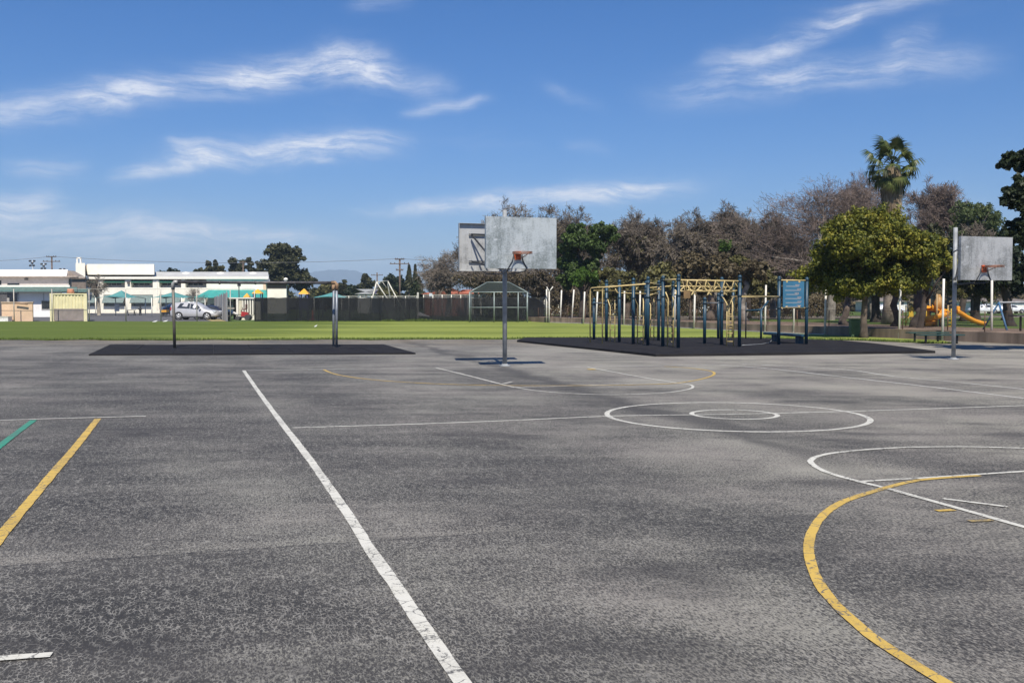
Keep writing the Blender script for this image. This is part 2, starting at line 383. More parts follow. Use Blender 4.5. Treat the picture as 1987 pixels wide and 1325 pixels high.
def grass_material(name, ca, cb, stripes=0.0):
    m = bpy.data.materials.new(name); m.use_nodes = True; t = NT(m.node_tree); b = t.n['Principled BSDF']
    P = t.node('ShaderNodeNewGeometry').outputs['Position']
    n1 = t.noise(t.map(P, scale=(0.12, 0.5, 1)), 0.9, 5, 0.6); n2 = t.noise(P, 6.0, 4, 0.7); n3 = t.noise(t.map(P, scale=(0.25, 1, 1)), 1.4, 4, 0.6)
    f = t.m('ADD', t.m('MULTIPLY', n1, 0.62), t.m('ADD', t.m('MULTIPLY', n2, 0.22), t.m('MULTIPLY', n3, 0.30)))
    if stripes:
        s = t.node('ShaderNodeSeparateXYZ'); t.set(s.inputs[0], P)
        f = t.m('ADD', f, t.step(s.outputs[0], -22, -8, -stripes, 0.04))
        wv = t.m('SINE', t.m('ADD', t.m('MULTIPLY', s.outputs[1], 0.52), t.m('MULTIPLY', n1, 5.0)))
        f = t.m('ADD', f, t.m('MULTIPLY', wv, 0.05))
    t.set(b.inputs['Base Color'], t.mix(t.step(f, 0.38, 0.80), ca, cb))
    b.inputs['Roughness'].default_value = 0.9; b.inputs['Specular IOR Level'].default_value = 0.1
    bp = t.node('ShaderNodeBump'); bp.inputs['Strength'].default_value = 0.7; bp.inputs['Distance'].default_value = 0.05
    t.set(bp.inputs['Height'], n2); t.l.new(bp.outputs[0], b.inputs['Normal'])
    return m

ASPH = asphalt_material()
GRASS = grass_material('field_grass', (0.095, 0.130, 0.026), (0.265, 0.300, 0.070), 0.20)
LAWN = grass_material('park_grass', (0.055, 0.090, 0.022), (0.120, 0.165, 0.045))
EARTH = M('dry_earth', (0.20, 0.165, 0.12), 0.95, var=0.2, scale=0.4, bump=0.4)
DIRT = M('bank_dirt', (0.21, 0.145, 0.10), 0.95, var=0.25, scale=0.9, bump=0.6, bscale=6)
LOT = M('parking_asphalt', (0.115, 0.112, 0.115), 0.9, var=0.15, scale=0.5, bump=0.3)

# ---------------------------------------------------------------- ground sheets
WALL = [Vector(p) for p in ((26.0, 20.0, 0), (19.6, 37.5, 0), (18.3, 41.3, 0), (17.4, 43.8, 0), (15.75, 48.9, 0), (13.9, 53.5, 0), (11.5, 61.4, 0), (8.3, 73.1, 0), (3.2, 82.5, 0), (1.2, 88.0, 0))]
mb = MB(); mb.poly([(-5400, -700, -0.06), (5400, -700, -0.06), (5400, 8500, -0.06), (-5400, 8500, -0.06)])
mb.build('ground', EARTH, kind='structure')
edge = [G(px, py) for px, py in ((-500, 660), (0, 660.3), (200, 660), (420, 660.6), (640, 659.5), (820, 658.8), (1000, 658.2), (1140, 657.2), (1420, 657.6), (1570, 659), (1680, 661.5), (1760, 664.5), (1815, 667.5))]
mb = MB(); mb.poly([(-110, -40, 0), (60, -40, 0), (60, 30, 0), (40, 50, 0), (-110, 50, 0)])
court = mb.build('asphalt_playground', ASPH, kind='structure')
rng = random.Random(3)
ne = []
for a, b_ in zip(edge[:-1], edge[1:]):
    k = max(2, int((b_ - a).length / 0.35))
    for i in range(k):
        p = a.lerp(b_, i / k); ne.append(Vector((p.x, p.y + rng.uniform(-0.25, 0.25) + 0.35 * math.sin(p.x * 0.9) * math.sin(p.x * 0.37 + 1) + 0.25 * math.sin(p.x * 2.3), 0.012)))
ne.append(Vector((17.2, 37.9, 0.012)))
far = [Vector((p.x - 0.12, p.y, 0.012)) for p in WALL[2:]] + [Vector((-110, 88.0, 0.012))]
mb = MB(); mb.poly(ne + far); mb.build('grass_field', GRASS, kind='structure')
mb = MB(); mb.poly([(-160, 88, 0.004), (-25.4, 88, 0.004), (-39.5, 131, 0.004), (-55, 172, 0.004), (-160, 172, 0.004)]); mb.build('parking_lot', LOT, kind='structure')
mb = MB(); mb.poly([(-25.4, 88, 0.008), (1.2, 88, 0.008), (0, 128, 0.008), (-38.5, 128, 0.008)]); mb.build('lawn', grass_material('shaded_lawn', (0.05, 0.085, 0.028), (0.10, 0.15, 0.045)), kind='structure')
nrm = Vector((0.94, 0.34, 0))
def strip(rows):
    mb = MB(); vs = []
    for d, z in rows: vs += [Vector((p.x + nrm.x * d, p.y + nrm.y * d, z)) for p in WALL]
    n = len(WALL); fs = [(i * n + k + 1, i * n + k, (i + 1) * n + k, (i + 1) * n + k + 1) for i in range(len(rows) - 1) for k in range(n - 1)]
    return mb.add(vs, fs, True)
strip([(0.18, 0.385), (1.5, 0.44), (4.0, 0.36), (8.0, 0.24), (13.0, 0.13), (17.0, 0.10)]).build('dirt_bank', DIRT, kind='structure')
strip([(16.2, 0.112), (40, 0.115), (90, 0.12), (190, 0.12)]).build('park_lawn', LAWN, kind='structure')
mb = MB(); mb.poly([(-40, 128, 0.0), (100, 140, 0.0), (140, 420, 0.0), (-140, 420, 0.0), (-55, 172, 0.0)]); mb.build('far_park_grass', LAWN, kind='structure')
# mountain range far to the north
Ym = 8200.0; V = []; Fm = []; nx, nz = 260, 14
rs = np.random.RandomState(4)
def ridge(u):
    pts = [(-1500, 0), (430, 588), (520, 560), (560, 545), (590, 533), (612, 527), (640, 524), (665, 523.5), (690, 525), (706, 531), (725, 546), (760, 566), (900, 580), (1200, 584), (1500, 584), (4000, 588)]
    return np.interp(u, [p[0] for p in pts[1:]], [p[1] for p in pts[1:]])
us = np.linspace(380, 1500, nx)
hs = np.array([Z(ridge(u), Ym) for u in us]) + rs.uniform(-3, 3, nx)
for j in range(nz):
    t_ = j / (nz - 1)
    for i in range(nx):
        V.append((X(us[i], Ym), Ym - 700 + 700 * t_ + 40 * math.sin(i * 0.9 + j), max(-1, hs[i] * t_ ** 1.2 + rs.uniform(-6, 6) * (0 < t_ < 1))))
for j in range(nz - 1):
    for i in range(nx - 1): Fm.append((j * nx + i, j * nx + i + 1, (j + 1) * nx + i + 1, (j + 1) * nx + i))
link('mountain', np_mesh('mountain', V, Fm, M('chaparral_slope', (0.055, 0.06, 0.05), 1.0, var=0.3, scale=0.004), True), kind='structure')
# the air in between
mb = MB(); mb.box((0, 3900, 150), (11000, 9400, 304))
hz = mb.build('haze', None, kind='stuff')
hm = bpy.data.materials.new('haze_air'); hm.use_nodes = True; ht = NT(hm.node_tree); ht.n.clear()
pv = ht.node('ShaderNodeVolumePrincipled'); pv.inputs['Color'].default_value = (0.60, 0.80, 1.0, 1); pv.inputs['Density'].default_value = 0.00019; pv.inputs['Anisotropy'].default_value = 0.0
ht.l.new(pv.outputs[0], ht.node('ShaderNodeOutputMaterial').inputs['Volume'])
hz.data.materials.append(hm)

# ---------------------------------------------------------------- painted court lines
def spline(pts, closed=False, step=0.12):
    pts = [Vector((p.x, p.y, 0)) for p in pts]; n = len(pts); out = []
    for i in range(n if closed else n - 1):
        p1, p2 = pts[i], pts[(i + 1) % n]
        p0 = pts[(i - 1) % n] if closed or i > 0 else p1 * 2 - p2
        p3 = pts[(i + 2) % n] if closed or i + 2 < n else p2 * 2 - p1
        k = max(1, int((p2 - p1).length / step))
        for j in range(k):
            u = j / k
            out.append(0.5 * ((2 * p1) + (p2 - p0) * u + (2 * p0 - 5 * p1 + 4 * p2 - p3) * u * u + (3 * p1 - p0 - 3 * p2 + p3) * u ** 3))
    if not closed: out.append(pts[-1])
    return out
ZL = [0.003]
def paint(pts, width, mat, label=None, closed=False, curve=True, seed=1):
    r = random.Random(seed); P = spline(pts, closed) if curve else spline([pts[0], pts[-1]]) if len(pts) == 2 else spline(pts)
    n = len(P); me_v = []; uvs = []; fs = []; wv = 0.0
    for i, p in enumerate(P):
        a = P[(i + 1) % n] if closed or i < n - 1 else p; b = P[(i - 1) % n] if closed or i > 0 else p
        d = (a - b).normalized(); nn = Vector((-d.y, d.x, 0)); wv = 0.85 * wv + r.uniform(-0.05, 0.05)
        wd = width * (0.5 + wv * 0.25)
        for sgn, q in ((1, 0.0), (-1, 1.0)):
            me_v.append(p + nn * sgn * (wd + r.uniform(-0.003, 0.003)) + Vector((0, 0, ZL[0]))); uvs.append(q)
    m_ = n if closed else n - 1
    for i in range(m_): a, b = 2 * i, 2 * ((i + 1) % n); fs.append((a, a + 1, b + 1, b))
    ZL[0] += 0.00022
    me = np_mesh('painted_line', [tuple(v) for v in me_v], fs, mat)
    uv = me.uv_layers.new(name='UVMap')
    for l in me.loops: uv.data[l.index].uv = (uvs[l.vertex_index], 0)
    return link('painted_line', me, court, None, label)
WHT = paint_material('white_line_paint', (0.60, 0.585, 0.515)); WHT2 = paint_material('worn_white_paint', (0.62, 0.61, 0.56), 0.49, 0.4)
YEL = paint_material('yellow_line_paint', (0.56, 0.38, 0.085), 0.52, 0.35); GRN = paint_material('green_line_paint', (0.045, 0.26, 0.17), 0.5)
px = lambda L: [G(a, b) for a, b in L]
paint(px([(473, 719), (506, 766), (547, 821), (600, 890), (674, 996), (715, 1061), (765, 1132), (825, 1222), (894, 1319), (960, 1405)]), 0.076, WHT, 'cracked white side line running from the near edge to the far corner', seed=2)
paint(px([(473, 719), (620, 716.5), (845, 713.5), (980, 713), (1150, 711.5), (1395, 708)]), 0.05, WHT2, 'thin white end line below the central hoop')
paint(px([(568, 830), (800, 823), (987, 816), (1200, 807), (1432, 803.5), (1700, 796.5), (1987, 787), (2200, 780)]), 0.06, WHT, 'white halfway line through the centre circle')
paint(px([(1395, 708), (1490, 715), (1641, 732), (1800, 750), (1987, 773), (2150, 793)]), 0.07, WHT2)
paint(px([(1440, 706.5), (1490, 708.5), (1641, 717.5), (1732, 730), (1860, 742), (1987, 755), (2150, 770)]), 0.06, WHT2)
def circ(c, r, n=64): return [Vector((c[0] + r * math.cos(2 * math.pi * i / n), c[1] + r * math.sin(2 * math.pi * i / n), 0)) for i in range(n)]
paint(circ((3.06, 13.40), 1.75), 0.075, WHT, 'large white centre circle', closed=True, seed=5)
paint(circ((3.08, 13.52), 0.58, 40), 0.07, WHT, 'small white circle inside the centre circle', closed=True, seed=6)
paint(px([(845, 713.5), (905, 728), (975, 746), (1000, 751.5), (1040, 758), (1100, 763), (1180, 766), (1260, 764), (1310, 760), (1342, 753.5), (1340, 747), (1310, 742.5), (1240, 731), (1140, 712.5)]), 0.055, WHT, 'white key outline in front of the central hoop')
paint(px([(990, 752), (1150, 747.5), (1312, 743)]), 0.05, WHT2)
paint(px([(628, 717.5), (650, 726), (690, 733), (740, 738.5), (800, 742.5), (860, 745.5), (940, 747.5), (1040, 748.5), (1150, 748), (1239, 746.5), (1309, 744), (1350, 738), (1376, 731.5), (1386, 725.5), (1378, 720), (1340, 714.5), (1289, 711)]), 0.06, YEL, 'yellow arc around the far key')
paint(px([(977, 744.5), (994, 741)]), 0.06, WHT, 'short white dash beside the far key', curve=False)
paint(px([(2030, 871), (1987, 870), (1893, 867.5), (1800, 867.5), (1742, 869), (1666, 874), (1606, 881), (1578, 889), (1572, 895), (1583, 906), (1611, 919), (1671, 936), (1717, 947), (1850, 984), (1987, 1023), (2120, 1062)]), 0.06, WHT, 'white key outline at the right edge of the picture')
paint(px([(1674, 934.5), (1812, 926.5), (1987, 915), (2150, 905)]), 0.055, WHT, 'white free throw line at the right edge of the picture')
paint(px([(1900, 923), (1812, 929), (1767, 935), (1712, 949), (1641, 972), (1601, 997), (1578, 1027), (1570, 1057), (1571, 1082), (1580, 1113), (1600, 1148), (1636, 1188), (1688, 1233), (1756, 1279), (1830, 1324), (1930, 1380), (2060, 1440)]), 0.066, YEL, 'broad yellow arc curving to the near right corner', seed=8)
paint(px([(1829, 968), (1955, 984)]), 0.05, WHT, 'short white dash inside the near yellow arc', curve=False)
paint(px([(1817, 991.5), (1852, 990)]), 0.06, YEL, 'short yellow dash inside the near yellow arc', curve=False)
paint(px([(1880, 1012), (1926, 1010)]), 0.05, paint_material('faded_yellow_paint', (0.42, 0.31, 0.12), 0.38, 0.5), 'faded yellow smear inside the near yellow arc', curve=False)
paint(px([(-200, 823), (0, 816), (110, 812.5), (283, 808)]), 0.06, WHT, 'white line at the left edge of the picture')
paint(px([(190, 813), (148, 866), (101, 921.5), (52, 980), (4, 1038), (-60, 1120)]), 0.085, YEL, 'yellow line slanting to the left edge of the picture')
paint(px([(65, 816), (25, 846), (-3, 868), (-60, 915)]), 0.085, GRN, 'green line at the left edge of the picture')
paint(px([(-60, 1284), (0, 1279), (100, 1272)]), 0.065, WHT, 'short white bar in the near left corner', curve=False)
paint([G(1148, 717) + Vector((-0.09, 0, 0)), G(1148, 717) + Vector((0.09, 0.02, 0))], 0.3, YEL, 'yellow spot beside the far key', curve=False)

# ---------------------------------------------------------------- rubber play mats
RUB = M('black_rubber', (0.013, 0.0125, 0.015), 0.9, var=0.25, scale=1.3, col2=(0.026, 0.025, 0.026), bump=0.3, bscale=120, spec=0.1)
A = G(172, 690); B = G(807, 687.5); Cc = G(745, 670); D = G(214, 670.5)
mat = thing('rubber_mat', 'black rubber mat of tiles under the steel swing frame', 'rubber mat', tuple(A), 'rubber play mats')
for i in range(8):
    for j in range(2):
        g = 0.0016; u0, u1 = i / 8 + g / 4, (i + 1) / 8 - g / 4; v0, v1 = j / 2 + g / 3, (j + 1) / 2 - g / 3
        q = lambda u, v: A.lerp(B, u).lerp(D.lerp(Cc, u), v) + Vector((0, 0, 0.04 + 0.004 * math.sin(i * 3 + j)))
        mb = MB(); mb.poly([q(u0, v0), q(u1, v0), q(u1, v1), q(u0, v1)], 0.034); mb.build('tile', RUB, mat)
pts = [G(*p) for p in ((1003, 663.5), (1135, 677.5), (1272, 692), (1540, 689), (1815, 685.2), (1755, 677), (1690, 669), (1630, 663.5), (1450, 658.3), (1200, 657.9), (1020, 657.9))]
mb = MB(); mb.poly([p + Vector((0, 0, 0.075)) for p in pts], 0.073)
o = mb.build('rubber_mat', RUB); tag(o, 'large black rubber pad under the blue and yellow climbing frame', 'rubber mat', 'rubber play mats')
# ---------------------------------------------------------------- basketball hoops
def galv(name, a, b, scale, rough=0.42, metal=0.35):
    m = bpy.data.materials.new(name); m.use_nodes = True; t = NT(m.node_tree); bs = t.n['Principled BSDF']
    oc = t.node('ShaderNodeTexCoord').outputs['Object']
    n1 = t.noise(oc, scale, 6, 0.65, 0.4); n2 = t.noise(t.map(oc, scale=(3, 3, 0.5)), 2.2, 5, 0.6); sp = t.vor(oc, 26.0, 'F1')
    f = t.m('ADD', t.m('MULTIPLY', n1, 0.75), t.m('ADD', t.m('MULTIPLY', n2, 0.35), t.m('MULTIPLY', sp, 0.14)))
    c = t.mix(t.step(f, 0.44, 0.72), a, b)
    c = t.mix(t.step(t.noise(oc, 7.0, 3, 0.6), 0.68, 0.74, 0.0, 0.7), c, (0.56, 0.59, 0.60))
    t.set(bs.inputs['Base Color'], c); bs.inputs['Metallic'].default_value = metal
    t.set(bs.inputs['Roughness'], t.step(n1, 0.3, 0.7, rough, rough + 0.2))
    return m
GALV = galv('galvanised_sheet', (0.19, 0.215, 0.21), (0.42, 0.46, 0.475), 1.5)
GALV2 = galv('weathered_galvanised_sheet', (0.19, 0.195, 0.19), (0.42, 0.43, 0.43), 1.5)
STEEL = M('galvanised_pipe', (0.30, 0.315, 0.325), 0.55, 0.1, var=0.15, scale=5)
PADD = M('dark_steel', (0.045, 0.05, 0.06), 0.5, 0.3, var=0.1)
ORG = M('orange_rim_paint', (0.52, 0.10, 0.03), 0.5, var=0.25, scale=14)
RIMM = M('weathered_rim', (0.30, 0.15, 0.10), 0.6, 0.2, var=0.4, scale=30, col2=(0.10, 0.06, 0.05))
def hoop(name, label, loc, rz, sides, top, sheet, boards_z, W2):
    T = thing(name, label, 'basketball hoop', (0, 0, 0), 'basketball hoops on the playground')
    mb = MB(); mb.tube([(0, 0, 0), (0, 0, top)], 0.056, 16); mb.build('pole', STEEL, T)
    mb = MB(); mb.lathe([(0.15, 0.0), (0.15, 0.02), (0.09, 0.03), (0.07, 0.06)], n=16); mb.build('base_collar', STEEL, T)
    z0, z1 = boards_z
    for sgn, full in sides:
        yb = sgn * 1.05; xo = 0.10 if sgn < 0 else -0.04
        mb = MB(); th = 0.006
        for xa, xb, dy in ((-W2, -W2 * 0.6, 0), (-W2 * 0.6 + 0.003, W2 * 0.78, 0.0), (W2 * 0.78 + 0.003, W2, 0)):
            mb.box(((xa + xb) / 2 + xo, yb, (z0 + z1) / 2), (xb - xa, th, z1 - z0))
        bk = yb - sgn * 0.05
        mb.box((xo, bk, z1 - 0.004), (2 * W2, 0.092, 0.008)); mb.box((xo, bk, z0 + 0.004), (2 * W2, 0.092, 0.008))
        for xx in (-W2 + 0.004, W2 - 0.004): mb.box((xx + xo, bk, (z0 + z1) / 2), (0.008, 0.092, z1 - z0 - 0.018))
        bd = mb.build('backboard', sheet[0] if sgn < 0 else sheet[1], T)
        for zz in (z0 + 0.25, z1 - 0.28):                  # stiffeners and arms back to the pole
            mb = MB(); mb.box((0, yb - sgn * 0.05, zz), (1.30, 0.04, 0.025)); mb.build('stiffener', PADD, bd)
        for s in (-1, 1):
            mb = MB()
            mb.tube([(s * 0.07, 0, z1 - 0.36), (s * 0.60, yb - sgn * 0.11, z1 - 0.28)], 0.021, 8)
            mb.tube([(s * 0.07, 0, z0 + 0.02), (s * 0.60, yb - sgn * 0.11, z0 + 0.25)], 0.021, 8)
            mb.tube([(s * 0.60, yb - sgn * 0.12, z1 - 0.30), (s * 0.07, sgn * 0.1, z0 + 0.02)], 0.024, 8)
            mb.build('support_arm', PADD if sgn > 0 else STEEL, T)
        mb = MB()
        for s in (-1, 1):
            mb.tube([(s * 0.10, yb + sgn * 0.04, z0 + 0.34), (s * 0.13, yb + sgn * 0.03, z0 + 0.18), (s * 0.22, yb + sgn * 0.01, z0 + 0.02), (s * 0.22, yb - sgn * 0.10, z0 - 0.06), (s * 0.08, sgn * 0.1, z0 - 0.10)], 0.014, 8)
        mb.build('rim_brace', PADD, T)
        zr = z0 + 0.37
        rim = MB(); cy = yb + sgn * 0.39
        for dz in (0.0, -0.03):
            rim.tube([(0.228 * math.cos(2 * math.pi * i / 28), cy + 0.228 * math.sin(2 * math.pi * i / 28), zr + dz) for i in range(29)], 0.010, 6, cap=False)
        for i in range(10):
            a_ = 2 * math.pi * i / 10; rim.tube([(0.235 * math.cos(a_), cy + 0.235 * math.sin(a_), zr - 0.03), (0.24 * math.cos(a_ + 0.1), cy + 0.24 * math.sin(a_ + 0.1), zr - 0.045), (0.235 * math.cos(a_ + 0.2), cy + 0.235 * math.sin(a_ + 0.2), zr - 0.03)], 0.0025, 4)
        for s in (-1, 1): rim.tube([(s * 0.20, cy - sgn * 0.10, zr - 0.015), (s * 0.07, yb + sgn * 0.03, zr - 0.14)], 0.010, 6)
        ro = rim.build('rim', RIMM, T)
        mb = MB(); mb.box((0, yb + sgn * 0.020, zr - 0.07), (0.16, 0.03, 0.19)); mb.box((0, yb + sgn * 0.09, zr - 0.012), (0.14, 0.14, 0.02)); mb.build('mounting_plate', ORG, ro)
    T.location = loc; T.rotation_euler = (0, 0, rz)
    return T
AX = rad(17.0)
pb = G(979.5, 710.3)
hoop('basketball_hoop', 'double sided galvanised hoop on a pole at the middle of the playground', (pb.x, pb.y, 0), AX, [(-1, 1), (1, 1)], 3.84, (GALV, GALV2), (2.37, 3.58), 0.875)
pr = G(1850, 697.5)
hoop('basketball_hoop', 'single galvanised hoop at the right, beside the ficus tree and slide', (pr.x, pr.y, 0), AX, [(-1, 1)], 3.64, (GALV2, GALV2), (2.17, 3.32), 0.84)

# ---------------------------------------------------------------- swing frame without swings
STL = M('brown_weathered_steel', (0.105, 0.10, 0.10), 0.5, 0.35, var=0.25, scale=6)
LTP = M('bare_galvanised_leg', (0.40, 0.40, 0.37), 0.5, 0.3, var=0.12, scale=4)
RST = M('rusty_fitting', (0.34, 0.22, 0.13), 0.7, 0.2, var=0.25, scale=9)
a = G(339, 677); b = G(653, 676); c = G(647.2, 674)
za, zb = Z(546, a.y), Z(547.5, b.y)
T = thing('swing_frame', 'bare steel swing frame with no swings on the black tiled mat', 'swing frame', (a.x, a.y, 0))
mb = MB(); mb.tube([(a.x, a.y, 0.02), (a.x - 0.03, a.y, za - 0.12)], 0.050, 12); mb.build('leg', M('dull_bronze_pipe', (0.17, 0.155, 0.13), 0.5, 0.3, var=0.2), T)
for q in (b, c):
    mb = MB(); mb.tube([(q.x, q.y, 0.02), (q.x + 0.02, q.y, zb - 0.12)], 0.044, 12); mb.build('leg', M('blue_grey_pipe', (0.22, 0.24, 0.27), 0.45, 0.3, var=0.15), T)
mb = MB(); mb.tube([(a.x + 0.07, a.y, za - 0.02), ((a.x + b.x) / 2, (a.y + b.y) / 2, (za + zb) / 2 - 0.035), (b.x - 0.07, b.y, zb - 0.02)], 0.050, 12); mb.build('top_bar', STL, T)
mb = MB(); mb.tube([(a.x - 0.03, a.y, za - 0.27), (a.x - 0.03, a.y, za - 0.08), (a.x + 0.03, a.y, za - 0.02), (a.x + 0.14, a.y, za - 0.02)], 0.064, 12); mb.build('corner_fitting', LTP, T)
mb = MB(); mb.tube([(b.x - 0.16, b.y, zb - 0.02), (b.x - 0.04, b.y, zb - 0.02), (b.x + 0.02, b.y, zb - 0.08), (b.x + 0.02, b.y, zb - 0.27)], 0.066, 12); mb.build('corner_fitting', RST, T); mb = MB(); mb.tube([(c.x, c.y, zb - 0.27), (c.x + 0.02, c.y, zb - 0.06)], 0.06, 10); mb.build('leg_socket', RST, T)
for i in range(3):
    p = Vector((a.x, a.y, 0)).lerp(Vector((b.x, b.y, 0)), 0.28 + 0.22 * i); zz = za + (zb - za) * (0.28 + 0.22 * i) - 0.05
    mb = MB(); mb.tube([(p.x, p.y, zz + 0.05), (p.x, p.y, zz - 0.05)], 0.016, 8); mb.tube([(p.x - 0.03, p.y, zz + 0.02), (p.x + 0.03, p.y, zz + 0.02)], 0.062, 12); mb.build('swing_clamp', STL, T)

# ---------------------------------------------------------------- climbing frame
BLU = M('dark_blue_powder_coat', (0.016, 0.055, 0.088), 0.42, 0.0, var=0.12, scale=3, spec=0.5)
CRM = M('pale_yellow_powder_coat', (0.60, 0.46, 0.20), 0.45, 0.0, var=0.12, scale=5, spec=0.5)
CLP = M('dark_clamp', (0.012, 0.035, 0.055), 0.45, 0.2, var=0.1)
SGN = M('blue_sign_face', (0.045, 0.155, 0.255), 0.45, 0.0, var=0.06, scale=2)
MRK = M('pale_sign_print', (0.50, 0.47, 0.44), 0.6, var=0.05)
ZT = 0.075
root = G(1316, 679.4)
T = thing('climbing_frame', 'blue and pale yellow climbing frame with ladders and handles on the large black pad', 'climbing frame', (root.x, root.y, ZT))
def gp(px_, py_): q = G(px_, py_); return Vector((q.x, q.y, 0))
PT = {}
def post(k, px_, py_, top, rings):
    p = gp(px_, py_); PT[k] = p
    mb = MB(); mb.tube([(p.x, p.y, ZT), (p.x, p.y, top - 0.07)], 0.060, 14)
    po = mb.build('post', BLU, T)
    mb = MB(); mb.lathe([(0.065, -0.10), (0.065, -0.03), (0.055, -0.005), (0.03, 0.02), (0.005, 0.03)], (p.x, p.y, top - 0.03), 14); mb.build('post_cap', BLU, po)
    for z in rings:
        mb = MB(); mb.lathe([(0.061, -0.035), (0.073, -0.03), (0.073, 0.03), (0.061, 0.035)], (p.x, p.y, z), 14); mb.box((p.x - 0.07, p.y - 0.02, z), (0.05, 0.04, 0.05)); mb.build('clamp', CLP, po)
post('a', 1152.5, 662, 1.80, (1.55,)); post('b', 1176.6, 665.5, 2.50, (1.62, 1.76, 2.05)); post('c', 1201.5, 667.8, 2.48, (1.78,)); post('d', 1228.6, 671.5, 2.50, (1.76,))
post('e', 1253, 662.3, 2.50, (1.8, 2.2)); post('f', 1256.8, 674.5, 2.52, (1.78, 2.28)); post('g', 1277.7, 664.3, 2.50, (1.72, 2.3)); post('h', 1286, 676.5, 2.52, (1.80, 2.36))
post('i', 1305.7, 662.3, 2.50, (1.8, 2.29)); post('j', 1316, 679.4, 2.54, (1.82, 2.34)); post('k', 1399.8, 672.6, 2.52, (1.6, 1.8, 1.95)); post('l', 1434.5, 677, 2.54, (1.82, 2.32))
post('m', 1422, 658.4, 2.48, (1.9, 2.28)); post('n', 1367, 670.6, 1.80, (1.56,)); post('o', 1393.6, 660, 2.02, (1.7,)); post('p', 1510.8, 672.6, 2.55, (1.40, 1.80, 2.42)); post('q', 1564.3, 671.6, 2.53, (1.40, 2.42))
def bar(name, pts, r=0.024, mat=CRM, n=8):
    mb = MB(); mb.tube(pts, r, n); return mb.build(name, mat, T)
def V3(p, z): return Vector((p.x, p.y, z))
def rnd(p0, p1, p2, k=4, d=0.12):              # rounded corner at p1
    a_ = p1 + (p0 - p1).normalized() * d; c_ = p1 + (p2 - p1).normalized() * d; o_ = []
    for i in range(k + 1): u = i / k; o_.append((a_ * (1 - u) + p1 * u) * (1 - u) + (p1 * (1 - u) + c_ * u) * u)
    return o_
# bent poles running into the two long overhead rails
for (bx, by), (tx, ty), tgt, zz in (((1145, 668.3), (1145.5, 559), 'f', 2.13), ((1168.8, 670.6), (1169, 558), 'f', 2.16)):
    g0 = gp(bx, by); top = Vector((g0.x, g0.y, Z(ty, g0.y))); end = V3(PT[tgt], top.z + 0.10) + Vector((-0.03 if bx < 1150 else 0.05, 0.05 if bx < 1150 else -0.04, 0))
    bar('fireman_pole', [V3(g0, ZT)] + rnd(V3(g0, ZT), top, end) + [end], 0.025)
r0 = V3(At(1152, 564, 39.5), 2.08); bar('overhead_rail', [r0, V3(PT['e'], 2.10), V3(PT['h'], 2.04)], 0.025)
s0 = At(1194, 560, 37.5); s1 = At(1197, 568.5, 37.5); bar('overhead_rail', [Vector(s0)] + rnd(Vector(s0), Vector(s1), V3(PT['g'], 1.94)) + [V3(PT['g'], 1.94)], 0.022)
for fx in (1182, 1236, 1279):
    q0 = At(fx, 557.5, 36.5); q1 = At(fx - 2, 563.5, 36.5); bar('rail_hanger', [q0, q1], 0.018, n=6)
bar('cross_bar', [V3(PT['f'], 2.30), V3(PT['g'], 2.32)], 0.022); bar('cross_bar', [V3(PT['h'], 2.36), V3(PT['j'], 2.36)], 0.026)
bar('cross_bar', [V3(PT['f'], 1.82), V3(PT['g'], 2.02)], 0.018); bar('cross_bar', [V3(PT['a'], 1.58), V3(PT['b'], 1.58)], 0.022, STEEL); bar('cross_bar', [V3(PT['n'], 1.58), V3(PT['k'], 1.58)], 0.022, STEEL)
bar('cross_bar', [V3(PT['e'], 2.2), V3(PT['i'], 2.29)], 0.022)
fr0, fr1 = V3(PT['j'], 2.335), V3(PT['l'], 2.32); bk0, bk1 = V3(PT['i'], 2.28), V3(PT['m'], 2.29)
bar('overhead_rail', [fr0, fr1], 0.028); bar('overhead_rail', [bk0, bk1], 0.026)
bar('cross_bar', [fr0, bk0], 0.022); bar('cross_bar', [fr1, bk1], 0.022)
def handle(p, u, out, w_, drop):                 # hanging triangular grip
    q0 = p; q1 = p + out * 0.16 + u * 0.30 + Vector((0, 0, -drop)); q2 = q1 - u * w_ + Vector((0, 0, -0.03)); q3 = p - out * 0.02 - u * 0.02
    bar('hand_grip', [q0] + rnd(q0, q1, q2, 3, 0.07) + rnd(q1, q2, q3, 3, 0.07) + [q3], 0.019, n=6)
u1 = (fr1 - fr0).normalized(); u2 = (bk1 - bk0).normalized()
for i in range(6): handle(fr0.lerp(fr1, 0.15 + 0.15 * i), u1, Vector((-0.1, 1, 0)), 0.34, 0.31)
for i in range(7):
    p = bk0.lerp(bk1, 0.10 + 0.13 * i); s = 1 if i % 2 else -1
    q = p + u2 * (0.42 * s) + Vector((0, -0.5, -0.40)); r_ = p + u2 * 0.05 + Vector((0, -0.95, -0.03))
    bar('hand_grip', [p] + rnd(p, q, r_, 3, 0.1) + [r_], 0.022, n=6)
midr0, midr1 = bk0 + Vector((0, -1.0, -0.05)), bk1 + Vector((0, -1.0, -0.05))
bar('overhead_rail', [bk0.lerp(fr0, 0.3) + Vector((0, 0, -0.25)), bk1.lerp(fr1, 0.3) + Vector((0, 0, -0.25))], 0.022)
q = At(1333, 571, 38.0); mb = MB(); mb.box(q, (0.26, 0.04, 0.30)); mb.build('brown_panel', M('brown_board', (0.22, 0.14, 0.06), 0.6), T)  # small flat brown panel hung inside the frame
bar('panel_hanger', [Vector(q) + Vector((0.08, 0, 0.14)), Vector(q) + Vector((0.08, 0.6, 0.55))], 0.01, n=6); bar('panel_hanger', [Vector(q) + Vector((-0.08, 0, 0.14)), Vector(q) + Vector((-0.08, 0.6, 0.55))], 0.01, n=6)
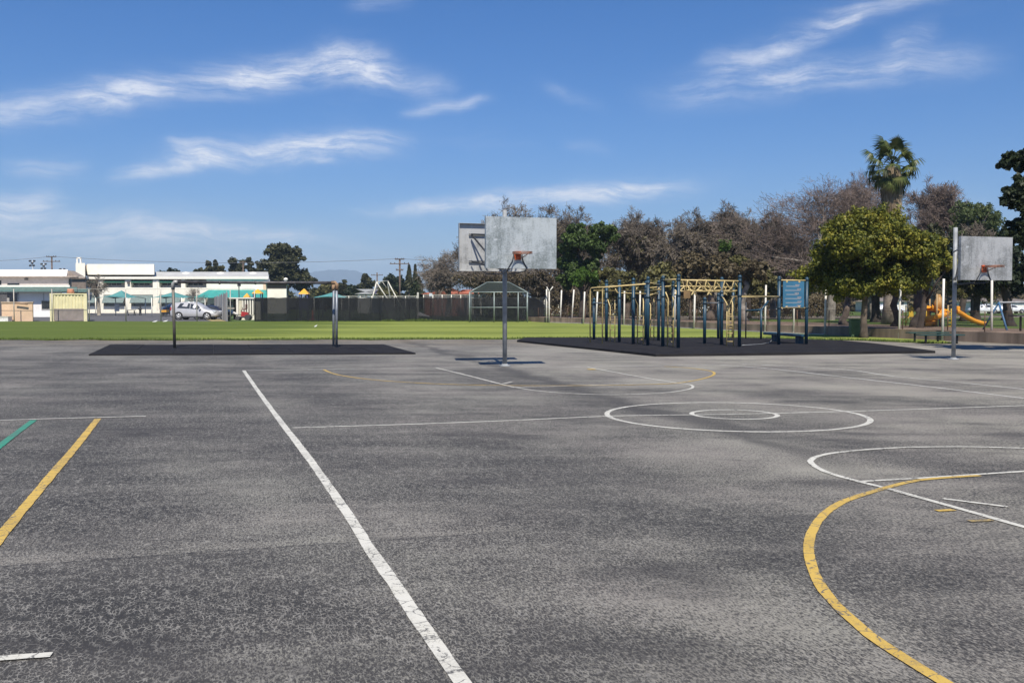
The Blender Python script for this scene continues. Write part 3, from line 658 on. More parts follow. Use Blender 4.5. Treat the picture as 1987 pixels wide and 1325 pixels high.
def ladder(bl, br, tr_top, joint, zj, rungs=3):
    L, R = gp(*bl), gp(*br); tl = V3(L, tr_top + 0.08); J = V3(PT[joint], zj)
    lad = bar('ladder', [V3(L, ZT), V3(L, tr_top - 0.12), J.lerp(tl, 0.25) + Vector((0.02, 0, -0.04)), J], 0.021)
    mb = MB(); tq = V3(R, tr_top); mb.tube([V3(R, ZT), tq, tq + Vector((0.02, 0.25, 0.12))], 0.021, 8); mb.build('side_rail', CRM, lad)
    for i in range(rungs + 1):
        z = ZT + 0.16 + i * 0.29
        mb = MB(); mb.tube([V3(L, z), V3(R, z)], 0.014, 8); mb.build('rung', CRM, lad)
ladder((1183.8, 666), (1193, 666.8), 1.56, 'b', 1.77); ladder((1237, 670.6), (1248, 671.3), 1.62, 'd', 1.76); ladder((1262, 663), (1268.7, 663), 1.62, 'e', 1.8)
ladder((1294.8, 675.8), (1306, 676.6), 1.68, 'h', 1.82); ladder((1410, 675.5), (1423, 675.8), 1.66, 'k', 1.80); ladder((1414, 660), (1420.5, 660), 1.6, 'm', 1.9)
p0 = gp(1296, 668); bar('fireman_pole', [V3(p0, ZT), V3(p0, 1.75), V3(p0, 1.9) + Vector((-0.1, 0, 0.1))], 0.024)
p0 = gp(1284, 663); bar('fireman_pole', [V3(p0, ZT), V3(p0, 2.05)], 0.02)
bar('pull_up_bar', [V3(PT['k'], 1.80) + Vector((0.3, -0.2, 0)), V3(PT['l'], 1.81), V3(PT['p'], 1.80)], 0.032)
c0 = gp(1476.6, 661.5); c1 = gp(1447, 660); bar('step_post', [V3(c0, ZT), V3(c0, 1.32)], 0.045, BLU); bar('step_post', [V3(c1, ZT), V3(c1, 1.62)], 0.03, PADD)
bar('step_bar', [V3(c1, 1.25), V3(c0, 1.30)], 0.045, BLU); bar('step_bar', [V3(c0, 1.30), V3(c0, 1.44) + Vector((0.42, 0.5, 0.22))], 0.045, BLU)
# height board between the two right posts
zt, zb = 2.40, 1.40; p, q = PT['p'], PT['q']
bar('sign_rail', [V3(p, zt), V3(q, zt)], 0.022); bar('sign_rail', [V3(p, zb), V3(q, zb)], 0.022)
d = (q - p); L = d.length; d.normalize(); nn = Vector((d.y, -d.x, 0)); mid = (p + q) / 2; ang = math.atan2(d.y, d.x)
mb = MB(); mb.box(V3(mid, 1.895) + nn * 0.03, (L * 0.765, 0.02, 0.94), ang); sg = mb.build('sign_panel', SGN, T)
for i, (l0, l1) in enumerate(((-0.34, 0.22), (-0.39, 0.30), (-0.34, 0.20), (-0.39, 0.31), (-0.36, 0.32), (-0.40, 0.30))):
    z = 2.18 - 0.148 * i; mb = MB()
    for k in range(1): mb.box(V3(mid, z) + nn * 0.0435 + d * ((l0 + l1) / 2) * L * 0.8, ((l1 - l0) * L * 0.8, 0.003, 0.014), ang)
    mb.build('height_line', MRK, sg)
    mb = MB()
    for k in range(4): mb.box(V3(mid, z + 0.045) + nn * 0.0435 + d * ((l1 - 0.14 + 0.05 * k) * L * 0.8), (0.022, 0.003, 0.050 if k % 2 else 0.035), ang)
    mb.build('height_mark', M('pinkish_sign_print', (0.50, 0.36, 0.30), 0.6), sg)
for s in (-0.25, 0.2):
    for z in (zt - 0.05, zb + 0.045): mb = MB(); mb.box(V3(mid, z) + nn * 0.03 + d * s * L, (0.07, 0.03, 0.06), ang); mb.build('sign_clip', CRM, T)
# loose chain from the post foot
ch = [gp(1509, 660.5), gp(1502, 664), gp(1493, 669), gp(1478, 672), gp(1458, 673.5), gp(1440, 674.5)]
mb = MB(); mb.tube([V3(ch[0], 0.24), V3(ch[1], 0.17)] + [V3(k, 0.088) for k in ch[2:]], 0.012, 6)
o = mb.build('chain', STEEL); tag(o, 'loose steel chain lying on the black pad beside the blue sign posts', 'chain')
# sit-up bench
b0, b1 = gp(1487, 665), gp(1562, 671.5); d = (b1 - b0); L = d.length; ang = math.atan2(d.y, d.x); d.normalize()
T = thing('sit_up_bench', 'low dark blue exercise bench standing behind the blue height board', 'bench', (b0.x, b0.y, ZT))
mb = MB(); mb.box(V3((b0 + b1) / 2, 0.375), (L, 0.30, 0.10), ang, 0.02); mb.build('seat', BLU, T)
for u in (0.22, 0.84):
    mb = MB(); mb.box(V3(b0.lerp(b1, u), 0.20), (0.10, 0.20, 0.25), ang); mb.box(V3(b0.lerp(b1, u + 0.05), 0.20), (0.10, 0.20, 0.25), ang); mb.build('leg', BLU, T)
# ---------------------------------------------------------------- fences, wall, white poles, dugout
LINK = mesh_mat('chain_link', (0.25, 0.26, 0.26), 0.075, 0.022); LINKR = mesh_mat('rusty_chain_link', (0.15, 0.10, 0.075), 0.075, 0.085, 0.1, 0.8)
FPOST = M('weathered_fence_pipe', (0.46, 0.43, 0.38), 0.55, 0.2, var=0.15); RUSTP = M('rusty_fence_pipe', (0.17, 0.10, 0.065), 0.8, 0.1, var=0.25)
WPOLE = M('white_painted_pipe', (0.70, 0.67, 0.60), 0.55, var=0.10, scale=2)
def scr_mat():
    m = bpy.data.materials.new('dark_windscreen_fabric'); m.use_nodes = True; t = NT(m.node_tree); b = t.n['Principled BSDF']
    oc = t.node('ShaderNodeTexCoord').outputs['Object']
    t.set(b.inputs['Base Color'], t.mix(t.step(t.noise(t.map(oc, scale=(1, 1, 0.4)), 0.7, 4), 0.3, 0.7), (0.012, 0.013, 0.015), (0.021, 0.022, 0.025))); b.inputs['Roughness'].default_value = 0.9; b.inputs['Specular IOR Level'].default_value = 0.05
    tr = t.node('ShaderNodeBsdfTransparent'); ms = t.node('ShaderNodeMixShader'); ms.inputs[0].default_value = 0.94
    t.l.new(tr.outputs[0], ms.inputs[1]); t.l.new(b.outputs[0], ms.inputs[2]); t.l.new(ms.outputs[0], t.n['Material Output'].inputs[0]); return m
SCRN = scr_mat()
def fence(name, label, pts, h, mat_link, mat_post, z=0.0, r=0.03, rail=True, cat='fence', ptop=0.0, group=None):
    pts = [Vector(p) for p in pts]; T = thing(name, label, cat, tuple(pts[0]), group)
    for p in pts:
        mb = MB(); mb.tube([(p.x, p.y, p.z + z), (p.x, p.y, p.z + z + h + ptop)], r, 8); mb.build('post', mat_post, T)
    mb = MB()
    for a, b in zip(pts[:-1], pts[1:]): mb.add([a + Vector((0, 0, z + 0.03)), b + Vector((0, 0, z + 0.03)), b + Vector((0, 0, z + h)), a + Vector((0, 0, z + h))], [(0, 1, 2, 3)])
    dd = (pts[-1] - pts[0]).normalized()
    mb.build('wire_mesh', mat_link, T, uvf=lambda v: ((v - pts[0]).dot(dd), v.z))
    if rail:
        mb = MB(); mb.tube([p + Vector((0, 0, z + h)) for p in pts], r * 0.4, 6); mb.build('top_rail', mat_post, T)
    return T
YF = 87.5
fence('chain_link_fence', 'tall thin chain link fence along the left edge of the grass field', [At(p, HZ, YF) * 1 - Vector((0, 0, EYE)) for p in (-257, -186, -115, -44, 27, 101, 173, 244, 312, 382, 447, 494)], Z(561, YF), LINK, FPOST, r=0.045)
T = fence('screened_fence', 'long chain link fence covered with dark windscreen fabric behind the grass field', [At(p, HZ, YF) - Vector((0, 0, EYE)) for p in (495, 517, 576, 618, 679, 737, 794, 850, 911, 960, 1006, 1058)], Z(577.5, YF), LINK, M('dark_fence_pipe', (0.06, 0.065, 0.065), 0.6), r=0.035)
mb = MB(); xs = np.linspace(X(494, YF), X(1056, YF), 120); vs = []
rr = random.Random(2)
for i, x in enumerate(xs):
    u = i / 119; top = Z(578.2, YF) + 0.02 * math.sin(i * 1.1) - (0.55 * max(0, (u - 0.965) / 0.035) ** 1.5 if u > 0.965 else 0)
    for k in range(5): vs.append((x, YF - 0.07 + 0.05 * math.sin(i * 0.55 + k) * (k / 4), 0.04 + (top - 0.04) * k / 4))
mb.add(vs, [(i * 5 + k, (i + 1) * 5 + k, (i + 1) * 5 + k + 1, i * 5 + k + 1) for i in range(119) for k in range(4)], True); mb.build('windscreen', SCRN, T)
CONC = M('stained_concrete', (0.30, 0.225, 0.165), 0.9, var=0.22, scale=1.2, bump=0.3, bscale=20, streak=True)
T = thing('retaining_wall', 'low stained concrete wall holding up the park behind the playground', 'wall', (0, 0, 0))
for a, b in zip(WALL[:-1], WALL[1:]):
    k = max(1, round((b - a).length / 3.2))
    for i in range(k):
        p, q = a.lerp(b, i / k), a.lerp(b, (i + 1) / k); g = (q - p).normalized() * 0.006; n_ = Vector((0.17, 0.06, 0))
        mb = MB(); mb.poly([p + g + Vector((0, 0, 0.42)), p + g + n_ + Vector((0, 0, 0.42)), q - g + n_ + Vector((0, 0, 0.42)), q - g + Vector((0, 0, 0.42))], 0.46); mb.build('wall_panel', CONC, T)
mb = MB()
for a, b in zip(WALL[4:8], WALL[5:9]):
    mb.poly([a + Vector((-0.16, 0, 0.05)), a + Vector((-0.02, 0, 0.05)), b + Vector((-0.02, 0, 0.05)), b + Vector((-0.16, 0, 0.05))], 0.05)
mb.build('kerb_edge', M('pale_concrete', (0.52, 0.50, 0.45), 0.9), T)
wp = []
for a, b in zip(WALL[:-1], WALL[1:]):
    k = max(1, round((b - a).length / 2.6))
    for i in range(k): p = a.lerp(b, i / k) + Vector((0.09, 0.03, 0)); wp.append(p)
fence('park_fence', 'low rusty chain link fence standing on top of the concrete wall', wp, 0.82, LINKR, RUSTP, z=0.42, r=0.022)
for i, (bx, by, tx, ty, lb) in enumerate([(1063, 626, 1063, 561, 'whitewashed corner pole with flaking paint where the dark windscreen ends'), (1068, 626.3, 1068, 566, 'white corner pole with a forked bracket on top'),
        (1089.5, 626.4, 1092, 563, 'white pole leaning right, next after the forked corner pole'), (1111.5, 627, 1116, 562, 'white pole with the strongest lean to the right'), (1134.5, 628.5, 1137, 566, 'white pole just left of the left bent climbing pole'), (1159, 629.2, 1162, 566, 'white pole seen between the two bent climbing poles'), (1213.5, 630.8, 1214.5, 565, 'white pole seen between the third and fourth tall blue posts'), (1243.8, 632.2, 1245, 565, 'white pole seen through the second yellow ladder'), (1311.8, 636, 1312.5, 562, 'white pole close behind the nearest blue post of the climbing frame'), (1350, 638.2, 1351.5, 564, 'white pole left of the short blue post under the hanging handles'),
        (1488, 645, 1490, 553, 'white pole crossing behind the yellow pull up bar'), (1544, 647.3, 1545, 548, 'white pole standing below the blue height board'), (1604.5, 650.2, 1606.5, 562, 'white pole with a peeling top in front of the wall, left of the ficus trunk'), (1749, 656.7, 1752, 544, 'white pole in front of the wall, just right of the ficus trunk'),
        (1833.5, 660.8, 1836, 541, 'white pole beside the orange slide and the right hand hoop pole'), (1929, 661, 1929.5, 534, 'white pole under the backboard of the right hand hoop')]):
    b_ = G(bx, by); b_.x -= 0.10; t_ = At(tx, ty, b_.y)
    mb = MB(); mb.tube([(b_.x, b_.y, 0.01), (b_.x + (t_.x - b_.x - 0.1) * 0.5, b_.y + 0.02, t_.z * 0.5), (t_.x - 0.10, b_.y, t_.z)], 0.058 if by < 640 else 0.048, 10)
    if i == 1:
        tp = Vector((t_.x - 0.1, b_.y, t_.z)); mb.tube([tp, tp + Vector((0.32, 0, 0.42))], 0.045, 8); mb.tube([tp, tp + Vector((-0.2, 0.1, 0.40))], 0.04, 8)
    o = mb.build('white_pole', WPOLE); tag(o, lb or 'plain white metal pole standing at the foot of the park wall', 'pole', 'white poles along the park wall')
# mesh-roofed dugout
YD = 83.5; YB = 86.6
T = thing('dugout', 'chain link dugout with a pitched mesh roof in front of the dark windscreen', 'dugout', (X(960, YD), YD, 0))
DG = M('grey_green_pipe', (0.27, 0.32, 0.31), 0.5, 0.3); RM = mesh_mat('dark_roof_mesh', (0.022, 0.032, 0.028), 0.075, 0.36, 0.0, 0.8)
def bar2(T, name, pts, r, mat, n=8): mb = MB(); mb.tube(pts, r, n); return mb.build(name, mat, T)
ze = Z(567, YD); zk = Z(547, YD)
fx = [X(p, YD) for p in (911, 958.8, 1005.5, 1023.5)]
for x in fx: bar2(T, 'post', [(x, YD, 0), (x, YD, ze)], 0.05, DG)
for x in (fx[0], fx[3]): bar2(T, 'post', [(x, YB, 0), (x, YB, ze)], 0.04, DG)
bar2(T, 'eave_rail', [(fx[0], YD, ze), (fx[3], YD, ze)], 0.045, DG); bar2(T, 'mid_rail', [(fx[0], YD, Z(596.5, YD)), (fx[3], YD, Z(596.5, YD))], 0.035, DG)
k0 = Vector((X(944, YD), (YD + YB) / 2, zk)); k1 = Vector((X(988, YD), (YD + YB) / 2, zk))
e = [Vector((fx[0], YD, ze)), Vector((fx[3], YD, ze)), Vector((fx[3], YB, ze)), Vector((fx[0], YB, ze))]
for p, q in ((k0, k1), (e[0], k0), (e[1], k1), (e[2], k1), (e[3], k0)): bar2(T, 'roof_pipe', [p, q], 0.04, DG)
mb = MB(); mb.add([e[0], e[1], k1, k0], [(0, 1, 2, 3)]); mb.add([e[3], e[2], k1, k0], [(0, 3, 2, 1)]); mb.add([e[0], k0, e[3]], [(0, 1, 2)]); mb.add([e[1], e[2], k1], [(0, 1, 2)])
mb.build('roof_mesh', RM, T, uvf=lambda v: (v.x, v.z * 2 + v.y))
mb = MB(); mb.add([(fx[0], YD, 0.02), (fx[3], YD, 0.02), (fx[3], YD, ze), (fx[0], YD, ze)], [(0, 1, 2, 3)]); mb.build('front_mesh', LINK, T, uvf=lambda v: (v.x, v.z))

# ---------------------------------------------------------------- school buildings
WHW = M('white_stucco', (0.80, 0.78, 0.76), 0.9, var=0.04, scale=0.6); CRW = M('cream_stucco', (0.82, 0.785, 0.67), 0.9, var=0.05, scale=0.5)
ROOF = M('pale_roofing', (0.47, 0.47, 0.45), 0.9, var=0.08, scale=0.6); FAS = M('cream_fascia', (0.80, 0.77, 0.68), 0.7, var=0.04); GFAS = M('green_fascia', (0.12, 0.21, 0.19), 0.6, var=0.1)
LIL = M('lilac_stucco', (0.72, 0.66, 0.63), 0.9, var=0.06); TEAL = M('teal_canvas', (0.035, 0.30, 0.27), 0.75, var=0.10, scale=1.2); DGRN = M('dark_green_awning', (0.035, 0.15, 0.10), 0.75, var=0.1)
GGRN = M('grey_green_awning', (0.16, 0.21, 0.20), 0.8, var=0.1); WIN = M('dark_window_glass', (0.02, 0.024, 0.03), 0.12, var=0.2, spec=0.6); PANE = M('pale_window_blind', (0.55, 0.60, 0.62), 0.5, var=0.1)
PEACH = M('peach_wall', (0.72, 0.52, 0.37), 0.9, var=0.05); DOOR_RECESS = M('dark_door_and_recess', (0.045, 0.032, 0.028), 0.7); FRM = M('window_frame', (0.60, 0.57, 0.52), 0.6)
def bx(T, name, p0, p1, Y0, Y1, mat, py0, py1, Yr=None, bev=0):   # box whose front face fills photo span p0..p1, py0(top)..py1(bottom)
    Yr = Yr or Y0; x0, x1 = X(p0, Yr), X(p1, Yr); z1, z0 = Z(py0, Yr), max(0.0, Z(py1, Yr))
    mb = MB()
    if Y1 - Y0 > 2.4:      # deep blocks: the hidden ends run back at an angle, as the blocks stand skewed to the field
        b0, b1 = X(p0, Y1), X(p1 + 1.5, Y1); mb.poly([(x0, Y0, z1), (x1, Y0, z1), (b1, Y1, z1), (b0, Y1, z1)], z1 - z0)
    else: mb.box(((x0 + x1) / 2, (Y0 + Y1) / 2, (z0 + z1) / 2), (x1 - x0, Y1 - Y0, z1 - z0), 0, bev)
    return mb.build(name, mat, T)
Y1, Y2 = 120.0, 128.0
T = thing('school_wing', 'low white school building with a green fascia and a set back upper storey', 'building', (X(40, Y1), Y1, 0))
lw = bx(T, 'lower_wall', -160, 119.5, Y1, Y2 + 14, WHW, 565.5, 640)
bx(T, 'green_fascia', -162, 150, Y1 - 1.2, Y1 + 10, GFAS, 557, 566, Y1 - 1.2); bx(T, 'cream_roof_edge', -162, 136, Y1 - 0.9, Y1 + 8.0, FAS, 553.2, 557, Y1 - 0.9)
YU = Y1 + 4.5; uw = bx(T, 'upper_wall', -175, 137, YU, Y2 + 14, M('shade_grey_stucco', (0.47, 0.425, 0.40), 0.9, var=0.06), 534.5, 558)  # wall colour greyed to carry the shade of the roof overhang
x0, x1 = X(-175, Y1 + 4), X(130, Y1 + 4); z0, z1 = Z(535.5, Y1 + 4), Z(523, Y1 + 4)
mb = MB(); e1 = X(133, Y2 + 12); mb.add([(x0, Y1 + 4, z0), (x0, Y1 + 4.6, z1), (x0, Y2 + 12, z1 + 0.1), (x0, Y2 + 12, z0), (x1, Y1 + 4, z0), (x1 - .1, Y1 + 4.6, z1), (e1, Y2 + 12, z1 + 0.1), (e1, Y2 + 12, z0)], [(0, 4, 5, 1), (1, 5, 6, 2), (2, 6, 7, 3), (0, 3, 7, 4), (4, 7, 6, 5), (0, 1, 2, 3)]); mb.build('roof', M('white_roof_coating', (0.82, 0.81, 0.79), 0.8, var=0.03), T)
mb = MB(); mb.prism([(x1 + 0.02, Y1 + 4.2, z0), (x1 + 0.02, Y1 + 4.2, z1 - 0.1), (x1 + 1.3, Y1 + 4.2, z0)], (-0.2, 2.5, 0)); mb.build('gable_end', M('brown_shingle', (0.30, 0.25, 0.21), 0.9), T)
bx(T, 'roof_edge', -175, 152, Y1 + 3.85, Y1 + 9, M('brown_soffit', (0.40, 0.33, 0.28), 0.8), 535.6, 537.6, Y1 + 3.9)
for p0, p1, a, b in ((15, 38, 550, 555.6), (-4, 3, 544.5, 554), (134, 138, 541, 556), (-90, -60, 550, 555.6)): f = bx(T, 'window', p0, p1, YU - 0.05, YU + 0.2, WIN, a, b)
bx(T, 'vent', 48, 54, YU - 0.2, YU + 0.1, M('vent_grey', (0.12, 0.11, 0.11), 0.6), 540, 543.5)
f = bx(T, 'window', 80, 97, Y1 - 0.06, Y1 + 0.2, FRM, 583, 601.5); bx(f, 'pane', 81, 96, Y1 - 0.09, Y1 - 0.05, WIN, 584, 599.5)
for px_ in (35, 84): bx(T, 'conduit', px_, px_ + 1.2, Y1 - 0.08, Y1, M('conduit_grey', (0.5, 0.5, 0.5), 0.5), 568, 600)
bx(T, 'link_wall', 137.5, 167, 150, 156, M('brown_link_wall', (0.20, 0.16, 0.135), 0.9), 539, 640, 150); bx(T, 'link_canopy', 132, 186, 146, 150, GFAS, 560, 567, 146); bx(T, 'link_upper_fascia', 136, 168, 149.6, 150, M('brown_fascia', (0.30, 0.24, 0.20), 0.8), 537.5, 541, 150)
# main two-storey block
YM = 174.0
T = thing('school_building', 'long two storey cream school building with green window awnings and a teal canopy', 'building', (X(340, YM), YM, 0))
bx(T, 'end_block', 148, 166, YM - 3.5, YM + 12, CRW, 510.5, 541, YM - 3.5)
x0, x1 = X(150, YM), X(520, YM); ze_, zr_ = Z(541, YM), Z(527.5, YM + 16); zb_ = Z(590, YM)
mb = MB(); e0, e1, e2 = x1 + 0.3, X(520.5, YM + 16), X(521, YM + 20); mb.add([(x0, YM - 0.25, ze_), (x0, YM + 16, zr_), (x0, YM + 20, zr_), (x0, YM + 20, ze_), (e0, YM - 0.25, ze_), (e1, YM + 16, zr_), (e2, YM + 20, zr_), (e2, YM + 20, ze_)], [(0, 4, 5, 1), (1, 5, 6, 2), (2, 6, 7, 3), (0, 3, 7, 4), (4, 7, 6, 5), (0, 1, 2, 3)]); rf = mb.build('roof', ROOF, T)
for p in (361, 428, 491): q = At(p, 530.5, YM + 12); mb = MB(); mb.lathe([(0.9, -0.1), (0.9, 0.1), (0.6, 0.45), (0.1, 0.6)], (q.x, q.y, zr_ - 0.75), 12); mb.build('roof_vent', FAS, rf)
bx(T, 'fascia', 163, 521, YM - 0.40, YM - 0.26, FAS, 537, 541.5, YM - 0.4)
bx(T, 'roof_monitor', 170, 300, YM + 4, YM + 15, CRW, 512.5, 533, YM + 4)
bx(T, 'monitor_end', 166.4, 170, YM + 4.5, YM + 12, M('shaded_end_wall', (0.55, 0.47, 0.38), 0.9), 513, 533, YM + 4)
mb = MB(); a = At(150, 511, YM - 2); b = At(156.5, 500.5, YM - 2)
for x in (a.x, b.x): mb.box((x, YM - 2, (a.z + b.z) / 2), (0.22, 0.22, b.z - a.z))
mb.box(((a.x + b.x) / 2, YM - 2, b.z), (b.x - a.x + 0.22, 0.22, 0.22)); mb.build('roof_frame', FAS, T)
# front wall built round its window recesses
spans = [(166, 191), (201, 243), (254.5, 297), (309.5, 352), (360, 401)]
rowU, rowL = (543, 558), (572, 594)
wall_b = []
cur = 150
for s0, s1 in spans + [(520, 520)]:
    bx(T, 'wall_pier', cur, s0, YM, YM + 1.6, CRW, 541.5, 640); cur = s1
for s0, s1 in spans:
    bx(T, 'wall_band', s0, s1, YM + 0.003, YM + 1.6, CRW, rowU[1], rowL[0]); bx(T, 'wall_band', s0, s1, YM + 0.003, YM + 1.6, CRW, rowL[1], 640)
bx(T, 'inner_wall', 148, 520, YM + 1.6, YM + 19, LIL, 541.5, 640)
for i, (s0, s1) in enumerate(spans):
    wdw = bx(T, 'window', s0 + 5, s1 - 5, YM + 1.45, YM + 1.62, FRM, 549.5, 553.8)
    for k in range(3):
        u0 = s0 + 6 + (s1 - s0 - 12) * k / 3; bx(wdw, 'pane', u0, u0 + (s1 - s0 - 12) / 3 - 1, YM + 1.40, YM + 1.46, WIN, 550, 553.4)
    xa, xb = X(s0 + 0.5, YM), X(s1 - 0.5, YM); zt_, zl = Z(543.2, YM), Z(548.2, YM)
    mb = MB(); mb.prism([(xa, YM + 0.3, zt_), (xa, YM + 0.35, zt_ - 0.06), (xa, YM - 0.10, zl - 0.06), (xa, YM - 0.15, zl)], (xb - xa, 0, 0)); mb.build('awning', DGRN, T)
    zt_, zl = Z(572.5, YM), Z(587.5, YM)
    mb = MB(); mb.prism([(xa, YM + 0.1, zt_), (xa, YM + 0.15, zt_ - 0.06), (xa, YM - 0.85, zl - 0.06), (xa, YM - 0.9, zl)], (xb - xa, 0, 0)); mb.build('awning', GGRN, T)
    wl = bx(T, 'window', s0 + 2, s1 - 2, YM + 1.35, YM + 1.62, FRM, 587, 593.5)
    for k in range(2):
        u0 = s0 + 3 + (s1 - s0 - 6) * k / 2; bx(wl, 'pane', u0, u0 + (s1 - s0 - 6) / 2 - 1.5, YM + 1.30, YM + 1.36, PANE, 588, 592.6)
bx(T, 'wall_lamp', 247, 251.5, YM - 0.35, YM, M('lamp_grey', (0.10, 0.09, 0.09), 0.5), 546, 551); bx(T, 'downpipe', 304.8, 306.2, YM - 0.12, YM, FAS, 541, 600)
xa, xb = X(405, YM - 0.1), X(527, YM - 0.1); zt_, zl = Z(562.5, YM), Z(577, YM - 5)
mb = MB(); mb.add([(xa, YM - 0.05, zt_), (xb, YM - 0.05, zt_), (xb + 0.6, YM - 5, zl), (xa - 0.9, YM - 5, zl)] + [(xa, YM - 0.05, zt_ - 0.1), (xb, YM - 0.05, zt_ - 0.1), (xb + 0.6, YM - 5, zl - 0.1), (xa - 0.9, YM - 5, zl - 0.1)], [(3, 2, 1, 0), (4, 5, 6, 7), (3, 7, 6, 2), (0, 4, 7, 3), (2, 6, 5, 1), (1, 5, 4, 0)]); mb.build('canopy', TEAL, T)
bx(T, 'end_panel', 511, 519.5, YM - 0.08, YM, PEACH, 546, 563)
for p in (408, 470): bx(T, 'door', p, p + 9, YM - 0.06, YM, DOOR_RECESS, 590, 640)
f = bx(T, 'window', 425, 452, YM - 0.1, YM, FRM, 584, 594); bx(f, 'pane', 426, 451, YM - 0.14, YM - 0.1, WIN, 585, 593)
for p in (398, 529): bar2(T, 'canopy_post', [(X(p, YM - 4.8), YM - 4.8, 0), (X(p, YM - 4.8), YM - 4.8, zl - 0.05)], 0.08, FAS)
YS = 168.0
T = thing('classroom_block', 'small cream block with a flat grey roof at the right end of the school', 'building', (X(540, YS), YS, 0))
bx(T, 'wall', 519, 556, YS, YS + 14, CRW, 551, 640); bx(T, 'eave_shade', 518.5, 556.3, YS - 0.05, YS + 0.0, M('eave_shade_brown', (0.19, 0.14, 0.11), 0.8), 551.5, 560)  # dark strip on the wall paints the shade under the roof edge
bx(T, 'roof', 517, 559, YS - 0.62, YS + 15, M('grey_flat_roof', (0.42, 0.44, 0.50), 0.8), 547.5, 551, YS); q = At(554.5, 544, YS); mb = MB(); mb.lathe([(0.25, -0.4), (0.25, 0.0), (0.42, 0.1), (0.3, 0.35), (0.05, 0.45)], (q.x, q.y, q.z), 12); mb.build('roof_vent', FAS, T)

# ---------------------------------------------------------------- yard objects behind the left fence
CYEL = M('pale_yellow_container', (0.72, 0.66, 0.40), 0.6, var=0.07, scale=1.5); BEI = M('beige_board', (0.66, 0.47, 0.31), 0.85, var=0.06, scale=1); BRNP = M('grey_brown_panel', (0.27, 0.23, 0.205), 0.8, var=0.1, scale=2)
def corrug(T, name, p0, p1, Y, py0, py1, mat, n=9, depth=0.07):
    x0, x1, z1, z0 = X(p0, Y), X(p1, Y), Z(py0, Y), max(0.02, Z(py1, Y)); mb = MB(); pts = []
    for i in range(n):
        u = x0 + (x1 - x0) * i / n; q = (x1 - x0) / n
        pts += [(u, Y), (u + q * 0.35, Y), (u + q * 0.5, Y + depth), (u + q * 0.85, Y + depth)]
    pts.append((x1, Y)); vs = [(a, b, z0) for a, b in pts] + [(a, b, z1) for a, b in pts]; k = len(pts)
    mb.add(vs, [(i, i + 1, k + i + 1, k + i) for i in range(k - 1)]); return mb.build(name, mat, T)
YC = 89.0
T = thing('shipping_container', 'pale yellow corrugated shipping container with a brown panel on its front', 'container', (X(134, YC), YC, 0))
bx(T, 'body', 97.5, 169, YC + 0.09, YC + 6.0, CYEL, 571, 640, YC); corrug(T, 'corrugated_front', 105, 163, YC + 0.0, 571.5, 599, CYEL)
bx(T, 'corner_post', 97, 104, YC - 0.04, YC + 0.12, CYEL, 570, 640, YC); bx(T, 'corner_post', 162.6, 169, YC - 0.04, YC + 0.12, CYEL, 570, 640, YC); bx(T, 'top_beam', 97, 169, YC - 0.05, YC + 0.15, CYEL, 569.4, 571.6, YC)
bx(T, 'front_panel', 105, 162.4, YC - 0.02, YC + 0.09, BRNP, 599, 622.5, YC)
q = At(137, 569.4, YC + 1.5); mb = MB(); mb.lathe([(0.34, 0), (0.28, 0.40), (0.29, 0.47)], (q.x, q.y, Z(569.6, YC)), 16)
o = mb.build('terracotta_pot', M('terracotta', (0.60, 0.27, 0.17), 0.85)); tag(o, 'upturned orange terracotta pot on top of the yellow shipping container', 'pot')
T = thing('storage_box', 'big beige box with a rounded plank on top beside the yellow container', 'box', (X(34, YC), YC, 0))
bx(T, 'body', 3, 63, YC, YC + 2.5, BEI, 586.5, 640, YC); bx(T, 'lid', 2.5, 65, YC - 0.08, YC + 2.6, M('beige_lid', (0.55, 0.42, 0.30), 0.8), 585.6, 587.6, YC)
a, b = At(30, 587.6, YC - 0.3), At(53, 590.2, YC - 0.3); mb = MB(); mb.tube([a, b], 0.07, 8); mb.build('plank', M('brown_timber', (0.30, 0.20, 0.13), 0.8), T)
T = thing('dumpster', 'dark grey steel dumpster at the left edge of the yard', 'dumpster', (X(0, 92), 92, 0))
mb = MB(); x0, x1 = X(-60, 92), X(14, 92); mb.prism([(x0, 92, 0.15), (x0 + 0.2, 92, Z(569, 92)), (x1, 92, Z(569, 92)), (x1 - 0.1, 92, 0.15)], (0, 2, 0)); mb.build('body', M('dark_grey_steel', (0.10, 0.095, 0.10), 0.6), T)
mb = MB(); mb.box(((x0 + x1) / 2, 93, Z(569, 92) + 0.05), (x1 - x0 + 0.1, 2.2, 0.08)); mb.build('lid', M('dumpster_lid', (0.07, 0.07, 0.075), 0.5), T); bx(T, 'brace', 13.5, 18, 92, 92.1, FPOST, 578, 588, 92)
T = thing('white_planter', 'low white trough in front of the beige box', 'planter', (X(0, 88.2), 88.2, 0)); bx(T, 'trough', -40, 15, 88.0, 88.7, M('white_plaster', (0.75, 0.73, 0.70), 0.8), 615, 640, 88.0); bx(T, 'rim', -40.5, 15.5, 87.95, 88.75, FAS, 614, 615, 88.0)
